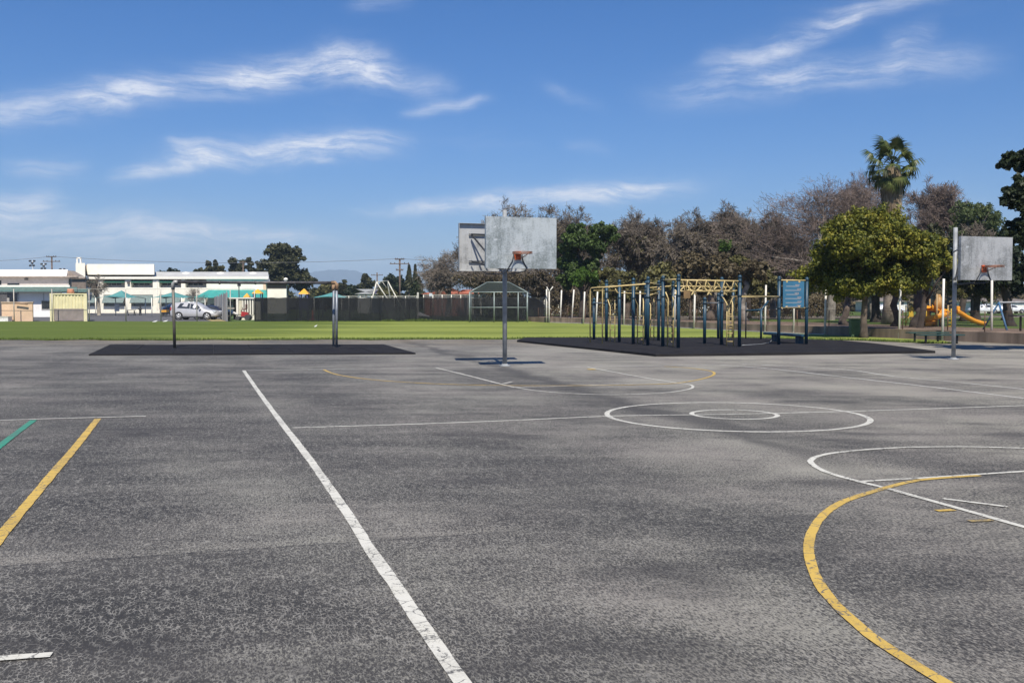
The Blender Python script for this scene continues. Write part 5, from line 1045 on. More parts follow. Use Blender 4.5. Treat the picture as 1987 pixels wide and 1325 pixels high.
def leaves(rs, P, N, size, droop=0.0, aspect=1.7):             # one folded-diamond leaf spray per point
    n = len(P); T_ = unit(np.cross(N, rs.normal(size=(n, 3)))); T_[:, 2] -= droop; T_ = unit(T_); B = unit(np.cross(N, T_))
    s = (size * rs.uniform(0.6, 1.4, n))[:, None]
    V = np.stack([P - T_ * s * aspect * 0.5, P + B * s * 0.5 + N * s * 0.12, P + T_ * s * aspect * 0.5, P - B * s * 0.5 + N * s * 0.12], 1).reshape(-1, 3)
    return V, np.arange(4 * n).reshape(n, 4)
def clumps(rs, c, r, k, shell=(0.45, 0.92), low=-0.75):         # clump centres through an ellipsoid
    out = []
    while len(out) < k:
        d = rs.normal(size=3); d /= np.linalg.norm(d)
        if d[2] < low: continue
        f = rs.uniform(*shell) if rs.rand() < 0.82 else rs.uniform(0.05, 0.5); out.append(np.array(c) + d * np.array(r) * f)
    return np.array(out)
def cloud(rs, C, R, n, size, droop=0.2, flat=0.8, aspect=1.7):
    sub = 7; C = np.concatenate([C] + [C + unit(rs.normal(size=C.shape)) * (R * rs.uniform(0.55, 1.05, len(R)))[:, None] for _ in range(sub)]); R = np.concatenate([R * 0.8] + [R * rs.uniform(0.22, 0.5, len(R)) for _ in range(sub)])
    k = len(C); idx = rs.choice(k, n, p=(R ** 2) / np.sum(R ** 2)); d = unit(rs.normal(size=(n, 3))); f = rs.uniform(0.25, 1.12, n) ** 0.6
    P = C[idx] + d * (R[idx] * f)[:, None] * np.array([1, 1, flat]); N = unit(d * 0.9 + rs.normal(size=(n, 3)) * 0.6 + np.array([0, 0, 0.25]))
    return leaves(rs, P, N, size, droop, aspect)
def segs(P0, P1, R0, R1, k=4):
    P0, P1, R0, R1 = map(np.asarray, (P0, P1, R0, R1)); d = unit(P1 - P0); a = unit(np.cross(d, np.where(np.abs(d[:, 2:3]) > 0.9, np.array([[1.0, 0, 0]]), np.array([[0, 0, 1.0]])))); b = np.cross(d, a); n = len(P0)
    t = np.arange(k) * 2 * np.pi / k; ring = a[:, None, :] * np.cos(t)[None, :, None] + b[:, None, :] * np.sin(t)[None, :, None]
    V = np.concatenate([P0[:, None] + ring * R0[:, None, None], P1[:, None] + ring * R1[:, None, None]], 1).reshape(-1, 3)
    F_ = np.array([[i, (i + 1) % k, k + (i + 1) % k, k + i] for i in range(k)]); return V, (F_[None] + (np.arange(n) * 2 * k)[:, None, None]).reshape(-1, 4)
def cat(*VF):
    V = []; F_ = []; o = 0
    for v, f in VF:
        if len(v) == 0: continue
        if f.shape[1] == 3: f = np.concatenate([f, f[:, 2:3]], 1) if False else f
        V.append(v); F_.append(f + o); o += len(v)
    return np.concatenate(V), np.concatenate(F_)
def trunk_mesh(rs, base, top, r, n=10, flare=1.6, rough=0.12, wob=0.1):
    mb = MB(); pts = []; rr = []; m = 9
    for i in range(m):
        u = i / (m - 1); p = Vector(base).lerp(Vector(top), u); p += Vector((rs.normal() * wob, rs.normal() * wob, 0)) * (0 < u < 1) * r; pts.append(p)
        rr.append(r * ((1 - 0.45 * u) + (flare - 1) * max(0, 1 - u * 6) ** 2) * (1 + rs.normal() * rough * 0.4))
    mb.tube(pts, rr, n); return mb
def leafy(name, label, p, Y, gz, py_top, hw, py_low, leaf, n, size, k=26, seed=1, bark=None, tr=0.18, cr=(0.22, 0.36), group=None, depth=1.0, lobes=None, low=-0.75, droop=0.25, lean=0.0, catg='tree', flat=0.8):
    rs = np.random.RandomState(seed); x = X(p, Y); ztop, zlow = Z(py_top, Y), Z(py_low, Y); rx = hw / F * Y; rz = (ztop - zlow) / 2; c = (x, Y, zlow + rz)
    T = thing(name, label, catg, (x + lean, Y, gz), group); off = np.array([x + lean, Y, gz])
    if lobes:
        C = []
        for lp, ly0, ly1, lhw, frac, *dy in lobes: C.append(clumps(rs, (X(lp, Y), Y + (dy[0] if dy else rs.uniform(-.3, .3) * rx), (Z(ly0, Y) + Z(ly1, Y)) / 2), (lhw / F * Y, lhw / F * Y * depth, (Z(ly0, Y) - Z(ly1, Y)) / 2), max(2, int(k * frac)), low=low))
        C = np.concatenate(C)
    else: C = clumps(rs, c, (rx, rx * depth, rz), k, low=low)
    R = rs.uniform(cr[0], cr[1], len(C)) * min(rx, rz * 1.4)
    V, Fc = cloud(rs, C, R, n, size, droop, flat); V = V - off
    top = Vector((x + lean * 0.3, Y, gz + (ztop - gz) * 0.62)); tm = trunk_mesh(rs, (x + lean, Y, gz - 0.1), top, tr)
    for i in rs.choice(len(C), min(len(C), 10), replace=False):
        u = rs.uniform(0.35, 0.95); b = Vector((x + lean, Y, gz)).lerp(top, u); e = Vector(C[i]); m_ = b.lerp(e, 0.5) + Vector((0, 0, 0.08 * (e - b).length)); tm.tube([b, m_, e], [tr * 0.45 * (1.2 - u * .5), tr * 0.28, tr * 0.10], 6)
    tm.build('trunk', bark or BARK, T); link('crown', np_mesh('crown', V, Fc, LF[leaf]), T)
    return T
def bare(name, label, p, Y, gz, py_top, hw, n_tw, tw='brown', seed=1, tr=0.22, bark=None, group=None, lv=4, kids=(5, 5, 4, 4), up=0.5, fan=0.9, weep=0.15, twl=0.8, tww=0.022, fill=0, leaf=None, trunk_f=0.28, lean=0.0, depth=0.8, size=0.16, low=None, lr=None, catg='tree', flat=0.72):
    rs = np.random.RandomState(seed); S = []; tips = []
    def br(pt, d, L, r, l):
        m = 4; q = pt.copy()
        for i in range(m):
            d = d + rs.normal(size=3) * 0.16 + np.array([0, 0, up * 0.10 - weep * 0.12 * l]); d /= np.linalg.norm(d); e = q + d * L / m
            S.append((q, e, r * (1 - 0.6 * i / m), r * (1 - 0.6 * (i + 1) / m), l)); q = e
            if l >= lv: tips.append((q, d))
            elif i >= 1 or l > 0:
                for _ in range(max(1, int(round(kids[l] / 3.2)))):
                    a = rs.normal(size=3); a -= d * a.dot(d); a /= np.linalg.norm(a) + 1e-6; nd = d * rs.uniform(0.4, 0.9) + a * fan * rs.uniform(0.5, 1.0); nd /= np.linalg.norm(nd)
                    br(q, nd, L * rs.uniform(0.52, 0.72), r * (1 - 0.6 * (i + 1) / m) * 0.62, l + 1)
    H = 1.0; br(np.array([0, 0, 0.0]), np.array([lean, 0, 1.0]) / math.hypot(lean, 1), trunk_f * 1.6, 0.05, 0)
    P0 = np.array([s[0] for s in S]); P1 = np.array([s[1] for s in S]); R = np.array([s[2:4] for s in S]); Lv = np.array([s[4] for s in S])
    zt = np.percentile(P1[:, 2], 99.3); xw = np.percentile(np.abs(P1[:, 0]), 96); yw = np.percentile(np.abs(P1[:, 1]), 96)
    h = Z(py_top, Y) - gz - twl * 0.55; wd = hw / F * Y - twl * 0.3; sc = np.array([wd / xw, wd * depth / yw, h / zt])
    def dome(A): A = A.copy(); A[:, 2] = zt * (np.maximum(A[:, 2], 0) / zt) ** flat; return A * sc
    P0 = dome(P0); P1 = dome(P1); tipp = dome(np.array([t[0] for t in tips])); tipd = unit(np.array([t[1] for t in tips]) * sc)
    rsc = tr / 0.05; R0, R1 = R[:, 0] * rsc, R[:, 1] * rsc; P1[:, 2] = np.maximum(P1[:, 2], 0.3 * (Lv > 0)); tipp[:, 2] = np.maximum(tipp[:, 2], 0.3)
    if lr: keep = np.ones(len(P0), bool)
    T = thing(name, label, catg, (X(p, Y), Y, gz), group)
    big = Lv <= 1; V, Fc = segs(P0[big], P1[big], np.maximum(R0[big], 0.02), np.maximum(R1[big], 0.018), 8); link('trunk', np_mesh('trunk', V, Fc, bark or BARK, True), T)
    sm = ~big; parts = segs(P0[sm], P1[sm], np.maximum(R0[sm], 0.011), np.maximum(R1[sm], 0.009), 3); nb = len(parts[1])
    i = rs.choice(len(tipp), n_tw); st = tipp[i] + rs.normal(size=(n_tw, 3)) * wd * 0.035; dd = unit(tipd[i] + rs.normal(size=(n_tw, 3)) * 0.65 + np.array([0, 0, 0.25 - weep])); L = (twl * rs.uniform(0.35, 1.0, n_tw))[:, None]
    side = unit(np.cross(dd, rs.normal(size=(n_tw, 3)))) * tww / 2; md = st + dd * L * 0.5 + rs.normal(size=(n_tw, 3)) * 0.05; en = st + dd * L + np.array([0, 0, -weep * 0.3]) * L
    Vt = np.stack([st - side, st + side, md + side, md - side, en], 1).reshape(-1, 3); b5 = (np.arange(n_tw) * 5)[:, None]
    Ft = np.concatenate([b5 + np.array([[0, 1, 2, 3]]), b5 + np.array([[3, 2, 4, 4]])], 0)
    tri = Ft[n_tw:, :3]; quad = Ft[:n_tw]
    Vq = Vt; quad2 = np.concatenate([quad, np.stack([b5[:, 0] + 3, b5[:, 0] + 2, b5[:, 0] + 4, b5[:, 0] + 4], 1)]) if False else quad
    V, Fc = cat(parts, (Vt, quad)); cr = link('crown', np_mesh('crown', V, Fc, TW[tw]), T)
    if fill:
        ok = np.nonzero(tipp[:, 2] < 0.80 * (h + twl * .5))[0]; j = rs.choice(ok, fill); Pf = tipp[j] + rs.normal(size=(fill, 3)) * wd * 0.05; Vl, Fl = leaves(rs, Pf, unit(rs.normal(size=(fill, 3)) + np.array([0, 0, 0.4])), size, 0.3)
        link('foliage', np_mesh('foliage', Vl, Fl, LF[leaf or 'brown']), T)
    return T
def conifer(name, label, p, Y, gz, py_top, hw, py_low, n, size, seed=1, leaf='dark', group=None, power=0.9, tr=0.15, lump=0.35):
    rs = np.random.RandomState(seed); x = X(p, Y); h1, h0 = Z(py_top, Y) - gz, max(0.2, Z(py_low, Y) - gz); rx = hw / F * Y
    u = rs.uniform(0, 1, n) ** 1.25; a = rs.uniform(0, 2 * np.pi, n); lay = 1 + lump * np.sin(u * 40 + 3 * np.sin(a * 2)) * 0.5 + lump * 0.6 * np.sin(a * 3 + u * 9)
    r = rx * np.minimum(1, (1 - u) ** power + 0.03) * lay * rs.uniform(0.35, 1.0, n) ** 0.6 * np.minimum(1, u * 6 + 0.55); P = np.stack([r * np.cos(a), r * np.sin(a), h0 + (h1 - h0) * u], 1)
    N = unit(np.stack([np.cos(a), np.sin(a), np.full(n, 0.5)], 1) + rs.normal(size=(n, 3)) * 0.5); V, Fc = leaves(rs, P, N, size, 0.3)
    T = thing(name, label, 'tree', (x, Y, gz), group); trunk_mesh(rs, (x, Y, gz - 0.1), (x, Y, gz + h1 * 0.9), tr).build('trunk', BARK, T); link('crown', np_mesh('crown', V, Fc, LF[leaf]), T); return T

# behind the school
gB = 'trees behind the school'
leafy('evergreen_tree', 'tallest dark grey green tree standing at the right end of the school roof', 557, 205, 0, 472, 40, 572, 'euc', 15000, 0.42, 44, 11, tr=0.4, group=gB, cr=(0.26, 0.42), lobes=((557, 472, 530, 30, .5), (562, 505, 572, 38, .6), (530, 500, 560, 22, .25)))
for i, (p, top, hw, lf, lb) in enumerate(((386, 512, 11, 'euc', 'leftmost low bushy tree above the grey school roof'), (406, 503, 9, 'euc', 'pointed tree second from the left above the grey school roof'), (419, 501, 5, 'euc', 'thin narrow tree in the middle of the row above the school roof'), (430, 506, 10, 'olive', 'olive green tree beside the thin narrow one above the school roof'), (459, 493, 17, 'euc', 'round topped tree in front of which stands a slim pole above the school roof'), (487, 498, 10, 'euc', 'tree between the round topped tree and the tallest dark tree'), (505, 510, 14, 'euc', 'low tree tucked against the left side of the tallest dark tree'), (327, 518, 22, 'dark', 'low dark tree showing behind the flat roof monitor'))):
    leafy('evergreen_tree', lb, p, 232 + 3 * i, 0, top, hw, 556, lf, 3200, 0.42, 20, 20 + i, tr=0.25, group=gB, cr=(0.3, 0.5))
# far tree line in the middle
gM = 'far trees beyond the windscreen'
for i, (p, top, hw, low, lf, Y, lb) in enumerate(((632, 552, 22, 586, 'olive', 225, 'low olive tree left of the right swing leg'), (612, 560, 16, 586, 'euc', 240, 'low grey green tree beside the big dark tree trunk'), (666, 543, 10, 580, 'euc', 230, 'narrow tree just right of the right swing leg'), (684, 553, 16, 584, 'dark', 225, 'dark bushy tree beside the white bungalow'), (710, 531, 19, 580, 'euc', 240, 'tall grey green tree above the white bungalow'), (741, 540, 14, 582, 'euc', 245, 'dim tree behind the cream A frame'), (764, 532, 26, 578, 'dark', 220, 'broad dark tree behind the three armed utility pole'), (655, 548, 10, 583, 'euc', 255, 'small tree right behind the right swing leg'), (752, 562, 24, 588, 'olive', 185, 'olive brown bush under the cream A frame'))):
    leafy('far_tree', lb, p, Y, 0, top, hw, low, lf, 3600, 0.42, 20, 40 + i, tr=0.22, group=gM, cr=(0.28, 0.46))
for i, (p, top, hw, low, Y, lb) in enumerate(((794, 515, 8, 560, 210, 'shorter conifer right of the three armed utility pole'), (806, 514, 6, 560, 215, 'slim pointed conifer beside the shorter conifer'), (811, 538, 15, 592, 140, 'dark dense conifer left of the bare grey tree'))):
    conifer('conifer', lb, p, Y, 0, top, hw, low, 3500, 0.32, 60 + i, 'dark' if i == 2 else 'euc', gM, power=0.9 if i < 2 else 0.6)
# park trees, left to right
gP = 'trees in the park'
BT = 'bare_tree'
bare(BT, 'grey bare tree leaning over the red roofed house left of the backboards', 868, 122, 0, 488, 60, 12000, 'grey', 70, 0.35, BARKG, gP, twl=1.1, tww=0.035, weep=0.25, up=0.4)
bare(BT, 'brown twiggy tree behind the left backboard', 925, 128, 0, 455, 52, 15000, 'brown', 71, 0.35, BARK, gP, twl=1.2, tww=0.04, fill=6300, leaf='brown', size=0.15)
bare(BT, 'broad brown leaved tree rising above the central backboard', 1005, 118, 0, 398, 98, 30000, 'brown', 72, 0.5, BARK, gP, twl=1.2, tww=0.045, fill=19800, leaf='brown', size=0.15)
bare(BT, 'tall twiggy tree directly right of the central backboard top', 1095, 122, 0, 398, 70, 26000, 'brown', 73, 0.4, BARK, gP, twl=1.2, tww=0.04, fill=7200, leaf='brown', size=0.15, up=0.8)
bare(BT, 'low brown tree below the left backboard behind the dugout', 950, 112, 0, 515, 70, 14000, 'brown', 74, 0.3, BARKG, gP, twl=1.0, tww=0.045, fill=12600, leaf='brown', size=0.15, weep=0.3)
bare(BT, 'low brown tree behind the right half of the dugout', 1050, 110, 0.1, 512, 60, 14000, 'brown', 75, 0.3, BARKG, gP, twl=1.0, tww=0.045, fill=12600, leaf='brown', size=0.15, weep=0.3)
leafy('oak_tree', 'big green oak between the central backboard and the climbing frame', 1132, 98, 0.1, 428, 52, 578, 'oak', 34000, 0.18, 60, 76, tr=0.45, group=gP, cr=(0.20, 0.34), lobes=((1128, 428, 510, 44, .5), (1120, 480, 578, 50, .55), (1175, 436, 470, 18, .10)), bark=BARKD)
leafy('oak_tree', 'bright green low shrub at the foot of the big oak', 1133, 92, 0.1, 512, 28, 562, 'bright', 3800, 0.22, 20, 77, tr=0.15, group=gP, cr=(0.22, 0.4))
for i, (p, Y, top, hw, tw, fl, nf, lb) in enumerate(((1215, 104, 420, 68, 'brown', 'olive', 3000, 'brown twiggy tree just right of the big oak'), (1262, 112, 418, 50, 'brown', 'light', 3500, 'twiggy tree with a pale green top behind the left climbing posts'), (1310, 98, 415, 74, 'brown', 'brown', 3000, 'broad brown bare tree over the middle of the climbing frame'), (1385, 106, 402, 62, 'brown', 'brown', 2500, 'bare tree with dark crooked limbs above the hanging handles'), (1440, 100, 420, 58, 'brown', 'brown', 3500, 'dense brown tree left of the blue height board'), (1500, 104, 412, 60, 'brown', 'brown', 3000, 'dense brown tree behind the blue height board'), (1548, 98, 455, 52, 'brown', 'brown', 3000, 'low brown tree against the left side of the ficus'))):
    bare(BT, lb, p, Y, 0.1, top, hw, 27000, tw, 80 + i, 0.36, BARKG if i % 2 else BARK, gP, twl=1.15, tww=0.036, weep=0.30, fill=int(nf * 1.1), leaf=fl, size=0.14, up=0.4, depth=0.7)
for i, (p, top, hw, low, lf, Y, n, lb) in enumerate(((1205, 528, 40, 590, 'olive', 92, 5000, 'olive bush behind the left bent poles of the climbing frame'), (1178, 508, 36, 588, 'olive', 94, 5000, 'olive bush between the big oak and the left bent poles'), (1275, 515, 45, 585, 'olive', 90, 6000, 'yellowish olive bush behind the tall blue posts'), (1340, 490, 40, 582, 'brown', 92, 6000, 'brown bush behind the hanging handles'), (1420, 500, 42, 590, 'olive', 90, 6000, 'brownish olive bush behind the right climbing posts'), (1475, 520, 34, 580, 'olive', 88, 5000, 'olive bush left of the blue height board'), (1540, 515, 40, 588, 'brown', 92, 6000, 'brown bush behind the blue height board'), (1405, 465, 14, 490, 'bright', 96, 700, 'small bright green leafy sprig high in the brown trees'), (1407, 505, 12, 522, 'bright', 96, 700, 'lower bright green leafy sprig in the brown trees'))):
    leafy('bush', lb, p, Y, 0.1, top, hw, low, lf, n, 0.22, 22, 100 + i, tr=0.12, group='bushes along the park', cr=(0.28, 0.45), catg='bush')
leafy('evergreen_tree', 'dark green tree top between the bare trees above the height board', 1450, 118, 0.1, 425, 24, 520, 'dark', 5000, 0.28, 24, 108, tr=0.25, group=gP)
bare(BT, 'large spreading bare tree with reddish twigs rising left of the palm', 1612, 88, 0.1, 342, 140, 21000, 'red', 110, 0.42, BARKG, gP, kids=(7, 5, 4, 4), twl=1.1, tww=0.026, up=0.6, fan=1.0, weep=0.0, trunk_f=0.26, depth=0.6)
bare(BT, 'bare tree with reddish twigs behind the palm trunk', 1690, 94, 0.1, 335, 70, 15000, 'red', 111, 0.35, BARKG, gP, twl=1.1, tww=0.028, up=0.7, weep=0.0, depth=0.6)
bare(BT, 'reddish bare tree right of the palm', 1800, 98, 0.1, 350, 66, 22000, 'red', 112, 0.35, BARKG, gP, twl=1.2, tww=0.034, up=0.6, weep=0.1, depth=0.6)
leafy('light_green_tree', 'airy light green tree between the palm and the dark tree at the right edge', 1893, 92, 0.1, 355, 52, 540, 'light', 15000, 0.13, 52, 113, tr=0.28, group=gP, cr=(0.2, 0.36), bark=BARKG)
bare(BT, 'brown hedge like tree behind the right hand hoop pole', 1890, 84, 0.1, 432, 62, 16000, 'brown', 114, 0.3, BARK, gP, twl=1.0, tww=0.04, fill=10800, leaf='brown', size=0.15, weep=0.2)
leafy('evergreen_tree', 'dark evergreen tree behind the right side of the ficus', 1815, 70, 0.1, 438, 42, 572, 'euc', 14000, 0.17, 40, 115, lean=-1.1, tr=0.25, group=gP, bark=BARKD, cr=(0.22, 0.36))
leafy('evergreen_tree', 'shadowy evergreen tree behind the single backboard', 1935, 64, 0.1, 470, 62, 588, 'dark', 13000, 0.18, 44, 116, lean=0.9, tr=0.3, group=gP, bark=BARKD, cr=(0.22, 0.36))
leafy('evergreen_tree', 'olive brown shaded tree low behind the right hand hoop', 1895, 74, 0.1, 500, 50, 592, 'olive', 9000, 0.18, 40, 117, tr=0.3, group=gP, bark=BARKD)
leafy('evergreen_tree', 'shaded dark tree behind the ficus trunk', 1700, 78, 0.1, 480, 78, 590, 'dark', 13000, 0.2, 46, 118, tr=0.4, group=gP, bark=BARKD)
def far_mass(name, label_unused, p0, p1, Y, top, n, size, leaf, seed, z0=0.1):
    rs = np.random.RandomState(seed); u = rs.uniform(p0, p1, n); tt = top + 8 * np.sin(u * 0.045) + 5 * np.sin(u * 0.13 + 1) + 3 * np.sin(u * 0.41)
    zt_ = np.array([EYE + (HZ - a) * Y / F for a in tt]); z = z0 + (zt_ - z0) * rs.uniform(0, 1, n) ** 0.8; P = np.stack([(u - CX) / F * Y, Y + rs.uniform(-3, 3, n), z], 1)
    V, Fc = leaves(rs, P, unit(rs.normal(size=(n, 3)) + np.array([0, -0.6, 0.3])), size, 0.3); link(name, np_mesh(name, V, Fc, LF[leaf]), kind='stuff')
far_mass('treeline', '', 1040, 2100, 215, 560, 16000, 0.8, 'brown', 301); far_mass('treeline', '', 1040, 2100, 225, 545, 14000, 0.9, 'euc', 302); far_mass('treeline', '', 540, 1080, 300, 572, 9000, 1.0, 'euc', 303, 0)
far_mass('undergrowth', '', 1060, 1640, 118, 568, 30000, 0.16, 'brown', 304)
# ficus, right-hand twin, dark tree at the edge
leafy('ficus_tree', 'dense rounded ficus tree with yellow green top growing by the park wall', 1683, 44.6, 0.0, 396, 116, 566, 'ficus', 110000, 0.08, 170, 120, tr=0.16, lobes=((1690, 410, 490, 88, .40, 0), (1652, 435, 520, 82, .30, -.3), (1738, 445, 525, 72, .26, -.3), (1620, 485, 568, 54, .16, 1.3), (1690, 495, 572, 100, .34, 1.5), (1760, 500, 560, 50, .14, .4), (1655, 525, 570, 66, .16, .1), (1715, 525, 566, 60, .14, .1)), cr=(0.13, 0.24), bark=BARK, low=-0.95, lean=-0.15, depth=0.85)
leafy('ficus_tree', 'smaller yellow green tree against the right side of the dense ficus', 1812, 50, 0.1, 452, 42, 560, 'ficus', 16000, 0.125, 44, 121, tr=0.18, cr=(0.18, 0.32), bark=BARKD, low=-0.6, lean=-0.75)
rs_ = None
leafy('dark_tree', 'very dark evergreen tree cut off by the right edge of the picture', 2075, 31.5, 0.0, 270, 150, 500, 'dark', 46000, 0.10, 90, 122, tr=0.3, lobes=((2000, 345, 440, 62, .30), (2030, 280, 345, 68, .26), (1985, 430, 480, 62, .24), (2090, 300, 500, 120, .4), (1988, 286, 330, 26, .07), (1965, 350, 400, 30, .08)), cr=(0.07, 0.15), bark=BARKD, lean=1.0, depth=0.8)
# park trunks
def big_trunk(label, p, Y, r, py_top, lean_px=0, bark=BARK, seed=1, leaf='dark'):
    rs = np.random.RandomState(seed); b = Vector((X(p, Y), Y, 0.08)); t = At(p + lean_px, py_top, Y); T = thing('park_tree', label, 'tree', tuple(b), 'big trunked trees in the park'); trunk_mesh(rs, b, t, r, 14, 1.75, 0.2, 0.35).build('trunk', bark, T)
    C = clumps(rs, (t.x, Y, t.z + 0.7), (2.6, 2.4, 1.2), 22, low=-0.4); R = rs.uniform(0.4, 0.7, 22); V, Fc = cloud(rs, C, R, 5000, 0.18); link('crown', np_mesh('crown', V - np.array(b), Fc, LF[leaf]), T)
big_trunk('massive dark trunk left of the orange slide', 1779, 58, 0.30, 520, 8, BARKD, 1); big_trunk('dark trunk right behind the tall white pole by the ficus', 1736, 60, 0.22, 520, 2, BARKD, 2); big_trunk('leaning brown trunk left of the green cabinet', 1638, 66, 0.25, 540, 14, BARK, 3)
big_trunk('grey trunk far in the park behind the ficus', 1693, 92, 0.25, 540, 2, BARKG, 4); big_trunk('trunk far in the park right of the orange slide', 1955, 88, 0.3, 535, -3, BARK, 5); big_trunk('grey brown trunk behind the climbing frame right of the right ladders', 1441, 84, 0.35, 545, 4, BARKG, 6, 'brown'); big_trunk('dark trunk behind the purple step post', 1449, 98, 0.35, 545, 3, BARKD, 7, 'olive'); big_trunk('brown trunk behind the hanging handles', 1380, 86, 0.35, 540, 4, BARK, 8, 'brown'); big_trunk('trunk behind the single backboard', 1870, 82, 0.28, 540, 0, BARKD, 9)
# small trees by the school
bare(BT, 'whitish pruned tree in front of the two storey school windows', 192, 140, 0, 531, 18, 2600, 'grey', 130, 0.30, BARKW, None, twl=0.7, tww=0.03, lv=3, kids=(6, 5, 4), up=0.8, trunk_f=0.34)
bare(BT, 'small bare street tree behind the silver car', 375, 150, 0, 553, 22, 900, 'grey', 131, 0.16, BARKG, None, twl=0.8, tww=0.02, lv=3, kids=(5, 5, 4), up=0.7)
# palm
def palm(label, p, Y, py_c, py_sk, seed=5):
    rs = np.random.RandomState(seed); b = Vector((X(p, Y), Y, 0.1)); top = At(p + 4, py_c, Y); T = thing('palm_tree', label, 'tree', tuple(b))
    trunk_mesh(rs, b, top, 0.42, 16, 1.3, 0.15, 0.2).build('trunk', M('palm_bark', (0.24, 0.20, 0.16), 0.95, var=0.25, scale=4, bump=0.7, bscale=18), T)
    zs = At(p, py_sk, Y).z; n = 1500; u = rs.uniform(0, 1, n); a = rs.uniform(0, 2 * np.pi, n); r = 0.42 + 0.36 * np.sin(np.clip(u, 0, 1) * np.pi * 0.62 + 0.5) * rs.uniform(0.75, 1.05, n)
    st = np.stack([np.cos(a) * r * 0.85 + b.x + (top.x - b.x) * .9, np.sin(a) * r * 0.85 + Y, zs + (top.z + 0.1 - zs) * u], 1); L = rs.uniform(0.4, 1.0, n)[:, None]; rad_ = np.stack([np.cos(a), np.sin(a), np.zeros(n)], 1)
    en = st + np.array([0, 0, -1]) * L + rad_ * rs.uniform(-0.12, 0.10, n)[:, None]; sd_ = np.stack([-np.sin(a), np.cos(a), np.zeros(n)], 1) * rs.uniform(0.02, 0.06, n)[:, None]
    V = np.stack([st - sd_, st + sd_, en + sd_ * 0.5 + rad_ * 0.03, en - sd_ * 0.5], 1).reshape(-1, 3); link('dead_frond_skirt', np_mesh('dead_frond_skirt', V - np.array(b), np.arange(4 * n).reshape(n, 4), leaf_mat('dry_palm_thatch', [(0.10, 0.075, 0.05), (0.26, 0.20, 0.13), (0.42, 0.34, 0.24)], 0.1, 1.5, 0.9)), T)
    fm = leaf_mat('palm_leaf', [(0.030, 0.048, 0.014), (0.075, 0.098, 0.026), (0.135, 0.140, 0.045)], 0.2, 1.0, 0.4)
    meshes = []
    for v in range(5):
        mb = MB(); Lp = 1.15 + 0.12 * v; m = 24
        mb.tube([(0, 0, 0), (Lp * 0.5, 0, 0.05), (Lp, 0, -0.03)], [0.035, 0.025, 0.018], 5)
        for k in range(m):
            t = (k / (m - 1) - 0.5) * rad(230); ln = (0.95 - 0.25 * abs(t) / rad(125)) * rs.uniform(0.85, 1.1); d = Vector((math.cos(t), math.sin(t), 0)); s = Vector((-d.y, d.x, 0)) * 0.05
            q0 = Vector((Lp, 0, -0.03)); q1 = q0 + d * ln * 0.6 + Vector((0, 0, 0.05 - 0.10 * abs(t))); q2 = q0 + d * ln + Vector((0, 0, -0.34 - 0.30 * abs(t) * rs.uniform(.6, 1.2)))
            mb.add([q0 - s * .3, q0 + s * .3, q1 + s, q1 - s, q2], [(0, 1, 2, 3), (3, 2, 4)])
        meshes.append(mb.mesh('frond', fm))
    for i in range(30):
        az_ = i * 2.39996 + rs.uniform(-.2, .2); e_ = 82 - 140 * (i / 29) ** 0.85 + rs.uniform(-9, 9)
        o = link('frond', meshes[i % 5], T); o.location = (top.x - b.x, 0, top.z - b.z + 0.30 * (1 - i / 29)); o.rotation_euler = (rs.uniform(-.5, .5), -rad(e_), az_); o.scale = (0.96, 0.96, 0.96)
palm('tall fan palm with a shaggy skirt of dead fronds rising behind the ficus', 1727, 70, 325, 412)
# weeds and ragged grass edges
rs = np.random.RandomState(7); n = 9000; pts_e = [np.array(p) for p in ne]; k = rs.randint(0, len(pts_e) - 1, n); u = rs.rand(n)[:, None]; Pw = np.array([pts_e[i] for i in k]) * (1 - u) + np.array([pts_e[i + 1] for i in k]) * u; Pw[:, 1] += rs.uniform(-0.1, 0.5, n) ** 1; Pw[:, 2] = 0.01
m2 = 5000; xw_ = rs.uniform(X(560, 87), X(1060, 87), m2); hf = np.clip(np.interp(xw_, [X(q, 87) for q in (560, 735, 750, 760, 775, 800, 815, 830, 860, 1020, 1060)], [.25, .3, .8, .8, .3, .9, 1., .9, .35, .5, .6]), 0, 1.2)
P2 = np.stack([xw_, 87.2 - rs.uniform(0, 0.7, m2), np.full(m2, 0.01)], 1); Pw = np.concatenate([Pw, P2]); H_ = np.concatenate([rs.uniform(0.04, 0.12, n), rs.uniform(0.08, 0.38, m2) * hf]); N_ = n + m2
a = rs.uniform(0, 2 * np.pi, N_); sd_ = np.stack([np.cos(a), np.sin(a), np.zeros(N_)], 1) * 0.018; tp = Pw + np.stack([rs.normal(size=N_) * 0.3 * H_, rs.normal(size=N_) * 0.3 * H_, H_], 1)
V = np.stack([Pw - sd_, Pw + sd_, tp], 1).reshape(-1, 3); link('grass_tufts', np_mesh('grass_tufts', V, np.arange(3 * N_).reshape(N_, 3), leaf_mat('grass_blades', [(0.06, 0.10, 0.02), (0.16, 0.21, 0.05)], 0.3, 1.0)), kind='stuff')
